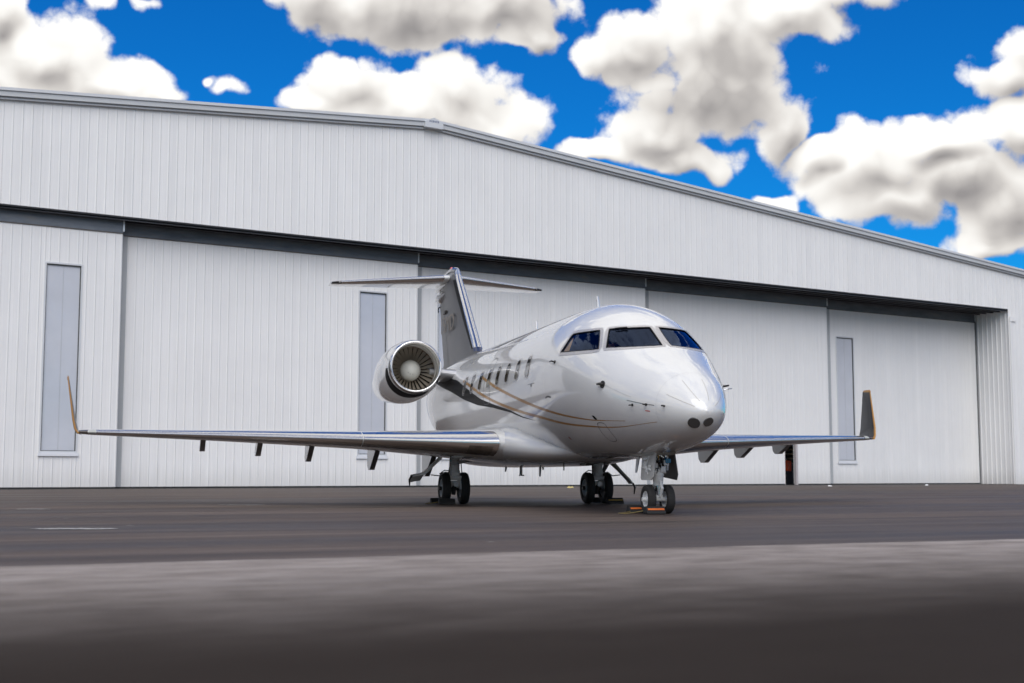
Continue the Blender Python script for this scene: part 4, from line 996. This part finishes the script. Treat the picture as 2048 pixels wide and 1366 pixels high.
# registration lettering on the fin
def text_mesh(body, size):
    cu = bpy.data.curves.new('lettering', 'FONT'); cu.body = body; cu.size = size; cu.extrude = .004; cu.align_x = 'CENTER'; cu.space_character = 1.0
    to = bpy.data.objects.new('lettering', cu); col.objects.link(to)
    dg = bpy.context.evaluated_depsgraph_get(); me = bpy.data.meshes.new_from_object(to.evaluated_get(dg)); bpy.data.objects.remove(to); return me
for sgn in (-1, 1):
    me = text_mesh('15MD', .62); o = link_mesh('registration_lettering', me, letter_tan, fin)
    o.matrix_local = Matrix.Translation((-15.55, sgn * .222, 4.52)) @ Matrix.Rotation(0 if sgn < 0 else math.pi, 4, 'Z') @ Matrix.Rotation(R(90), 4, 'X') @ Matrix.Diagonal((1.15, 1, 1, 1))

# ---- landing gear
def wheel(parent, x, y, z, rad, wid, hub_mat, rim):
    b = MB(); h = wid / 2
    b.lathe([(-h * .72, rad * .56), (-h * .95, rad * .66), (-h, rad * .80), (-h * .86, rad * .93), (-h * .55, rad * .985), (-h * .52, rad * .975), (-h * .46, rad * .992), (-h * .05, rad), (-h * .02, rad * .985), (h * .02, rad * .985), (h * .05, rad), (h * .46, rad * .992), (h * .52, rad * .975), (h * .55, rad * .985), (h * .86, rad * .93), (h, rad * .80), (h * .95, rad * .66), (h * .72, rad * .56)], 'y', (x, y, z), 44)
    b.build('tyre', tyre_rubber, parent, True, 40)
    b = MB()
    for s in (-1, 1):
        b.lathe([(s * h * .74, rad * .57), (s * h * .80, rad * .55), (s * h * .60, rad * .48), (s * h * .30, rad * .44), (s * h * .25, rad * .24), (s * h * .62, rad * .20), (s * h * .70, rad * .12), (s * h * .70, .002)], 'y', (x, y, z), 32)
    for k in range(8):
        a = 2 * math.pi * k / 8
        for s in (-1, 1): b.lathe([(s * h * .34, .001), (s * h * .34, rad * .055), (s * h * .24, rad * .055)], 'y', (x + rad * .34 * math.cos(a), y, z + rad * .34 * math.sin(a)), 8)
    return b.build('wheel_rim', hub_mat, parent, True, 40)
def main_gear(sy):
    X0, Y0 = -7.99, sy * 1.60
    b = MB(); b.tube([(X0 + .02, Y0, 1.22), (X0, Y0, .70)], .105, 18); b.tube([(X0, Y0, .72), (X0, Y0, .56)], [.115, .125], 18)
    b.lathe([(.98, .125), (1.02, .125), (1.02, .10), (.98, .10)], 'z', (X0 + .01, Y0, 0), 18)
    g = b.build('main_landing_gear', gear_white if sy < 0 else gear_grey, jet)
    # fork: bridge with two arms either side of a link
    b = MB(); b.box(X0 - .09, X0 + .13, Y0 - .155, Y0 + .155, .50, .60); b.box(X0 - .08, X0 + .14, Y0 - .155, Y0 - .095, .30, .50); b.box(X0 - .08, X0 + .14, Y0 + .095, Y0 + .155, .30, .50); b.box(X0 - .1, X0 + .12, Y0 - .09, Y0 + .09, .60, .68)
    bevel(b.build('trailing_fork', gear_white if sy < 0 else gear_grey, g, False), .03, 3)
    b = MB(); b.tube([(X0 + .02, Y0 - .093, .42), (X0 + .02, Y0 + .093, .42)], .075, 16); b.tube([(X0 + .02, Y0, .42), (X0 + .16, Y0, .42)], .05, 16); b.build('pivot_link', gear_white, g)
    b = MB(); b.tube([(X0 - .06, Y0 - .33, .335), (X0 - .06, Y0 + .33, .335)], .045, 14); b.tube([(X0 + .05, Y0 - .02, .40), (X0 + .03, Y0 - .03, .20)], [.06, .045], 10); b.build('axle', dark_part, g)
    for d in (-.205, .205): wheel(g, X0 - .06, Y0 + d, .338, .338, .185, gear_grey, None)
    # drag and side braces, hoses
    b = MB(); b.tube([(X0 + .10, Y0 - sy * .03, .88), (X0 + .16, Y0 - sy * .10, .88), (X0 + .30, -sy * -.62 * 1.0, 1.10)], [.04, .028, .024], 10); b.build('side_brace', brushed, g)
    b = MB(); b.tube([(X0 + .08, Y0 - .04, .88), (X0 + .17, Y0 - .04, .88)], .062, 16); b.build('brace_pin', gear_grey, g)
    b = MB(); b.tube([(X0 + .1, Y0 + .10, 1.15), (X0 + .11, Y0 + .12, .8), (X0 + .12, Y0 + .14, .62), (X0 + .02, Y0 + .17, .50)], .011, 6); b.tube([(X0 + .08, Y0 - .11, 1.15), (X0 + .11, Y0 - .13, .8), (X0 + .09, Y0 - .15, .66), (X0 + .02, Y0 - .19, .48)], .012, 6)
    b.tube([(X0 + .08, Y0 - .12, .70), (X0 + .12, Y0 - .24, .72), (X0 + .06, Y0 - .34, .64)], .012, 6); b.build('brake_hose', dark_part, g)
    b = MB(); b.tube([(X0 - .16, Y0 - sy * .04, 1.2), (X0 - .14, Y0 - sy * .05, .58)], .035, 10); b.build('actuator_rod', dark_part, g)
    # gear door: long curved plate swung outward, with a hooked lower end
    b = MB(); rows = []
    prof = [(.10, 1.17), (.20, 1.06), (.36, .90), (.50, .77), (.60, .68), (.70, .635), (.82, .62), (.90, .60)] if sy < 0 else [(.06, 1.17), (.20, 1.02), (.36, .86), (.50, .72), (.62, .60), (.72, .50), (.78, .42)]
    nP = len(prof)
    for t_ in (0, .03):
        for k_, (dy, z) in enumerate(prof):
            wA, wB = (.10, -.22) if k_ < nP - 4 else ((.16, -.26) if sy < 0 else (.06, -.16))
            dn = (.0, .0) if k_ < nP - 3 else (-.02, -.14)
            rows.append([(X0 + wA, Y0 + sy * (dy + t_), z + t_ * .7 + (dn[0] if sy < 0 else 0)), (X0 + (wA + wB) / 2, Y0 + sy * (dy + t_ + .02), z + t_ * .7), (X0 + wB, Y0 + sy * (dy + t_), z + t_ * .7 + (dn[1] if sy < 0 else 0))])
    v = [p for r_ in rows for p in r_]; f = []
    for i in range(nP - 1):
        for j in range(2):
            a = i * 3 + j; f.append((a, a + 1, a + 4, a + 3)); a2 = a + nP * 3; f.append((a2, a2 + 3, a2 + 4, a2 + 1))
    for i in range(nP - 1):
        for j in (0, 2): a = i * 3 + j; a2 = a + nP * 3; f.append((a, a + 3, a2 + 3, a2))
    for i in (0, nP - 1):
        for j in range(2): a = i * 3 + j; a2 = a + nP * 3; f.append((a, a2, a2 + 1, a + 1))
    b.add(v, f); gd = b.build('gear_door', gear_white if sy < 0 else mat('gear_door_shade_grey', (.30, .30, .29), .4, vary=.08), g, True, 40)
    b = MB(); yy = Y0 + sy * (prof[-1][0] + .03); zz = prof[-1][1]
    b.tube([(X0 + .04, yy, zz + .02), (X0 + .02, yy + sy * .05, zz - .08), (X0, yy + sy * .04, zz - .22)], [.02, .022, .012], 8); b.build('door_bumper', dark_part, gd)
    b = MB(); b.tube([(X0 + .03, Y0 + sy * .10, .66), (X0 + .06, Y0 + sy * .22, .68), (X0 + .02, Y0 + sy * .34, .60), (X0 + .02, Y0 + sy * .52, .62)], .014, 6); b.build('door_link', gear_grey, g)
main_gear(-1); main_gear(1)
# nose gear
b = MB(); b.tube([(-.02, 0, 1.10), (0, 0, .80), (.01, 0, .60)], [.085, .085, .075], 16); b.tube([(.01, 0, .62), (.01, 0, .45)], [.09, .075], 18); b.tube([(.01, 0, .47), (.01, 0, .445)], .082, 18)
ng = b.build('nose_landing_gear', gear_white, jet)
b = MB(); b.tube([(.01, 0, .46), (.01, 0, .24)], .05, 16); b.build('oleo_piston', chrome, ng)
b = MB(); b.tube([(.01, -.27, .228), (.01, .27, .228)], .034, 12); b.tube([(.01, -.06, .25), (.01, .06, .25)], .06, 14); b.build('axle', gear_white, ng)
for d in (-.165, .150): wheel(ng, .01, d, .229, .229, .135, mat('white_wheel_rim', (.68, .68, .66), .4), None)
b = MB(); b.tube([(.10, 0, .52), (.19, 0, .40), (.10, 0, .27)], [.022, .028, .022], 8); b.tube([(-.09, .0, .52), (-.19, .0, .40), (-.08, .0, .27)], [.022, .028, .022], 8); b.build('torque_link', gear_white, ng)
b = MB(); b.lathe([(.60, .098), (.645, .098), (.655, .09), (.67, .10), (.70, .10), (.71, .085)], 'z', (.01, 0, 0), 18); b.lathe([(.76, .10), (.80, .10)], 'z', (.0, 0, 0), 18, True); b.tube([(.02, -.16, .73), (.06, .12, .73)], .03, 10); b.tube([(.07, -.10, .66), (.09, .10, .66)], .024, 10); b.build('steering_collar', gear_white, ng)
random.seed(3)
b = MB()
for i in range(10):
    y0 = random.uniform(-.12, .12); z0 = random.uniform(.85, 1.05); y1 = random.uniform(-.12, .12); z1 = random.uniform(.58, .75)
    b.tube([(.06 + random.uniform(0, .05), y0, z0), (.10 + random.uniform(0, .05), (y0 + y1) / 2 + random.uniform(-.06, .06), (z0 + z1) / 2), (.07, y1, z1)], random.choice((.007, .009, .012)), 6)
b.build('hydraulic_hose', dark_part, ng)
for i in range(9):
    y = random.uniform(-.13, .13); z = random.uniform(.66, 1.02); sz = random.uniform(.018, .04); b = MB()
    b.box(.07, .07 + sz * 1.6, y - sz, y + sz, z - sz, z + sz * 1.3); bevel(b.build('fitting', gear_white, ng, False), .006)
b = MB(); b.box(.08, .15, .08, .17, .80, .87); bevel(b.build('blue_fitting', blue_part, ng, False), .01)
for y, z0, z1 in ((-.035, .84, 1.0), (.125, .90, 1.04)):
    b = MB(); b.tube([(.12, y, z0), (.11, y + .005, (z0 + z1) / 2), (.10, y, z1)], [.014, .018, .012], 8); b.build('amber_hose', amber_part, ng)
for y in (-.05, .06):
    b = MB(); b.lathe([(.0, .035), (.06, .05), (.066, .05), (.060, .002)], 'x', (.06, y, .93), 16); b.build('taxi_light', lens_clear, ng)
b = MB(); b.tube([(-.10, 0, .80), (-.75, 0, 1.02)], .03, 10); b.build('drag_brace', gear_white, ng)
def plate(name, pts, th, m, parent):
    q = MB(); n = len(pts); q.add([(x, y - th / 2, z) for x, y, z in pts] + [(x, y + th / 2, z) for x, y, z in pts], [tuple(range(n)), tuple(range(2 * n - 1, n - 1, -1))] + [(i, (i + 1) % n, n + (i + 1) % n, n + i) for i in range(n)]); return q.build(name, m, parent, False)
pd = plate('nose_gear_door', [(.36, -.15, 1.02), (-.20, -.17, 1.0), (-.22, -.20, .57), (-.16, -.21, .53), (.28, -.21, .53), (.33, -.20, .58)], .02, mat('nose_door_inner', (.50, .49, .46), .5, vary=.15, vscale=7), ng)
b = MB()
for i in range(9):
    x = random.uniform(-.14, .22); z = random.uniform(.60, .92); b.box(x, x + random.uniform(.03, .1), -.235, -.205, z, z + random.uniform(.015, .05))
b.tube([(.2, -.22, .9), (.05, -.22, .75), (.15, -.22, .62)], .012, 6); b.tube([(.1, -.21, .66), (.16, -.16, .60), (.08, -.1, .68)], .016, 8); b.build('door_fitting', gear_white, pd, False)
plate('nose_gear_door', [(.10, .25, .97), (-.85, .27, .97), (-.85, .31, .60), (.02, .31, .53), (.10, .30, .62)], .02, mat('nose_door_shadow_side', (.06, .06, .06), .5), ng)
b = MB(); b.ring_loft([[(x, y, z) for y, z in ((-w, zz), (w, zz), (w, 1.3), (-w, 1.3))] for x, w, zz in ((.55, .12, 1.01), (.25, .20, .93), (-.2, .22, .915), (-.7, .22, .91))]); b.build('wheel_well', mat('wheel_well_paint', (.42, .41, .38), .6, vary=.2, vscale=8), ng, False)

# ---- pilot in the right-hand seat
def skin_body(name, joints, links, root, m, parent, sub=2):
    me = bpy.data.meshes.new(name); names = list(joints)
    me.from_pydata([joints[n][0] for n in names], [(names.index(a), names.index(b_)) for a, b_ in links], [])
    o = link_mesh(name, me, m, parent)
    sk = o.modifiers.new('skin', 'SKIN'); sk.use_smooth_shade = True
    for i, n in enumerate(names):
        r_ = joints[n][1]; me.skin_vertices[0].data[i].radius = (r_, r_) if not isinstance(r_, tuple) else r_
        me.skin_vertices[0].data[i].use_root = (n == root)
    sb = o.modifiers.new('subsurf', 'SUBSURF'); sb.levels = sub; sb.render_levels = sub
    return o
pil = tag(empty('person', (0, 0, 0)), 'person in a dark shirt seated inside the cockpit with a hand by the window post', 'person')
pil.matrix_world = Matrix.Translation((2.319, 21.4453, 0)) @ Matrix.Rotation(YAW - math.pi / 2, 4, 'Z') @ Matrix.Translation((-1.08, -.43, 1.98))
J = dict(pelvis=((0, 0, .10), .15), belly=((.0, 0, .30), .145), chest=((.03, 0, .48), .16), neckb=((.04, 0, .62), .07), neck=((.06, 0, .69), .055), head=((.09, 0, .80), .085), crown=((.085, 0, .90), .075),
         shl=((.03, .18, .55), .065), ell=((.16, .27, .33), .048), wrl=((.40, .20, .36), .032), hal=((.48, .17, .37), .035), shr=((.03, -.18, .55), .065), elr=((.28, -.31, .50), .048), wrr=((.50, -.32, .74), .034), har=((.56, -.33, .82), .038),
         kl=((.46, .13, .16), .075), fl=((.62, .14, -.28), .05), kr=((.46, -.13, .16), .075), fr=((.62, -.14, -.28), .05))
Lk = [('pelvis', 'belly'), ('belly', 'chest'), ('chest', 'neckb'), ('neckb', 'neck'), ('neck', 'head'), ('head', 'crown'), ('chest', 'shl'), ('shl', 'ell'), ('ell', 'wrl'), ('wrl', 'hal'), ('chest', 'shr'), ('shr', 'elr'), ('elr', 'wrr'), ('wrr', 'har'), ('pelvis', 'kl'), ('kl', 'fl'), ('pelvis', 'kr'), ('kr', 'fr')]
body = skin_body('body', J, Lk, 'pelvis', skin_tone, pil)
SJ = {k: (v[0], v[1] * 1.12) for k, v in J.items() if k in ('pelvis', 'belly', 'chest', 'neckb', 'shl', 'ell', 'shr', 'elr')}
skin_body('shirt', SJ, [l for l in Lk if l[0] in SJ and l[1] in SJ], 'pelvis', shirt_dark, pil)
TJ = {k: ((v[0]), v[1] * 1.12) for k, v in J.items() if k in ('pelvis', 'kl', 'fl', 'kr', 'fr')}
skin_body('trousers', TJ, [l for l in Lk if l[0] in TJ and l[1] in TJ], 'pelvis', shirt_dark, pil)
b = MB(); b.lathe([(.80, .09), (.86, .102), (.92, .088), (.965, .05), (.975, .002)], 'z', (.068, 0, 0), 16); b.build('hair', hair_dark, pil)
b = MB(); b.tube([(.172, 0, .815), (.20, 0, .79), (.175, 0, .78)], [.010, .014, .008], 6); b.build('nose', skin_tone, pil)
for s in (-1, 1):
    b = MB(); b.lathe([(-.010, .002), (-.008, .008), (0, .010), (.008, .008), (.01, .002)], 'y', (.168, s * .032, .825), 8); b.build('eye', shirt_dark, pil)
    b = MB(); b.lathe([(-.012, .004), (-.006, .026), (.006, .03), (.012, .004)], 'y', (.085, s * .088, .81), 10); b.build('ear', skin_tone, pil)
    hx, hy_, hz = (J['hal'][0] if s > 0 else J['har'][0])
    for k in range(5):
        a = (k - 2) * .016; d = Vector((.06, 0, -.01)) if s > 0 else Vector((.01, 0, .07)); sd_ = Vector((0, a, 0)) if k else Vector((0, -.035 * s, 0)); Lf = (.7, .9, 1, .95, .75)[k]
        p0 = Vector((hx, hy_, hz)) + sd_; b = MB(); b.tube([p0, p0 + d * .55 * Lf + sd_ * .2, p0 + d * Lf + Vector((.01, 0, -.015))], [.010, .009, .007], 6); b.build('finger', skin_tone, pil)

# ------------------------------------------------------------------ wheel chocks and small things on the apron
JM = Matrix.Translation((2.319, 21.4453, 0)) @ Matrix.Rotation(YAW - math.pi / 2, 4, 'Z')
chock_rubber = mat('black_chock_rubber', (.014, .014, .014), .7, vary=.2, vscale=20)
chock_orange = mat('orange_chock_paint', (.75, .17, .03), .5, vary=.12, vscale=18)
chock_yellow = mat('yellow_chock_stripe', (.30, .20, .05), .5)
rope_tan = mat('yellow_rope', (.20, .15, .055), .8)
def chock(x, y, length, face, label, stripe, rope=None, rz=0, group='rubber wheel chocks at the tyres', h=.12):
    o = empty('wheel_chock'); o.matrix_world = JM @ Matrix.Translation((x, y, .006)) @ Matrix.Rotation(rz, 4, 'Z')
    tag(o, label, 'wheel chock', group)
    b = MB(); L = length / 2; pr = [(-.11, 0), (.11, 0), (.105, .03), (.04, h), (-.04, h), (-.105, .03)]
    b.ring_loft([[(px * face, yy, pz) for px, pz in pr] for yy in (-L, L)]); bd = bevel(b.build('body', chock_rubber, o, False), .012)
    if stripe:
        b = MB(); q0 = (.1068, .03); q1 = (.0435, h - .004)
        f = lambda t: (q0[0] + (q1[0] - q0[0]) * t, q0[1] + (q1[1] - q0[1]) * t)
        v = []
        for yy in (-L + .02, L - .02):
            for t in (.36, .66): px, pz = f(t); v.append(((px + .006) * face, yy, pz + .003))
        for yy in (-L + .02, L - .02):
            for t in (.36, .66): px, pz = f(t); v.append(((px - .004) * face, yy, pz - .002))
        b.add(v, [(0, 1, 3, 2), (4, 6, 7, 5), (0, 2, 6, 4), (1, 5, 7, 3), (0, 4, 5, 1), (2, 3, 7, 6)]); b.build('stripe', stripe, o, False)
    if rope:
        b = MB(); b.tube(rope, .008, 6); b.build('rope', rope_tan, o)
    return o
chock(.34, -.19, .31, 1, 'black chock with a bright orange face in front of the nose wheels', chock_orange, [(.0, -.19, .05), (.03, -.32, .03), (.06, -.48, .012), (-.1, -.55, .012), (-.3, -.40, .012), (-.5, -.22, .03)])
chock(-.32, -.24, .31, 1, 'black and orange chock behind the nose wheels', chock_orange)
chock(-7.60, -1.85, .34, 1, 'plain black chock before the wheels on the engine side', None, [(0, -.18, .05), (.02, -.36, .02), (-.2, -.42, .012), (-.6, -.25, .03)])
chock(-8.50, -1.85, .34, 1, 'plain black chock behind the wheels on the engine side', None)
chock(-7.60, 1.86, .36, 1, 'black chock with a yellow stripe before the main wheels nearest the nose gear', chock_yellow)
chock(-8.50, 1.80, .34, 1, 'plain black chock behind the main wheels nearest the nose gear', None)
def scrap(x, y, s, label, m=None):
    random.seed(int(x * 100)); b = MB(); pts = []
    for i in range(7): a = 2 * math.pi * i / 7; r_ = s * random.uniform(.6, 1.1); pts.append((r_ * math.cos(a), .7 * r_ * math.sin(a), 0))
    top = [(p[0] * .6, p[1] * .6, s * random.uniform(.2, .45)) for p in pts]
    b.ring_loft([pts, top]); o = b.build('paper_scrap', m or mat('paper_scrap_white', (.75, .75, .75), .8), None, True, 30); o.location = (x, y, .006)
    tag(o, label, 'litter', 'small pale scraps on the apron')
scrap(18.6, 79.0, .16, 'crumpled white scrap on the apron near the open personnel doorway')
scrap(26.6, 86.5, .17, 'small pale scrap lying against the rearmost hangar door')
scrap(2.95, 68.3, .18, 'yellowish scrap on the ground by the doors under the belly', mat('yellow_scrap', (.55, .45, .18), .8))
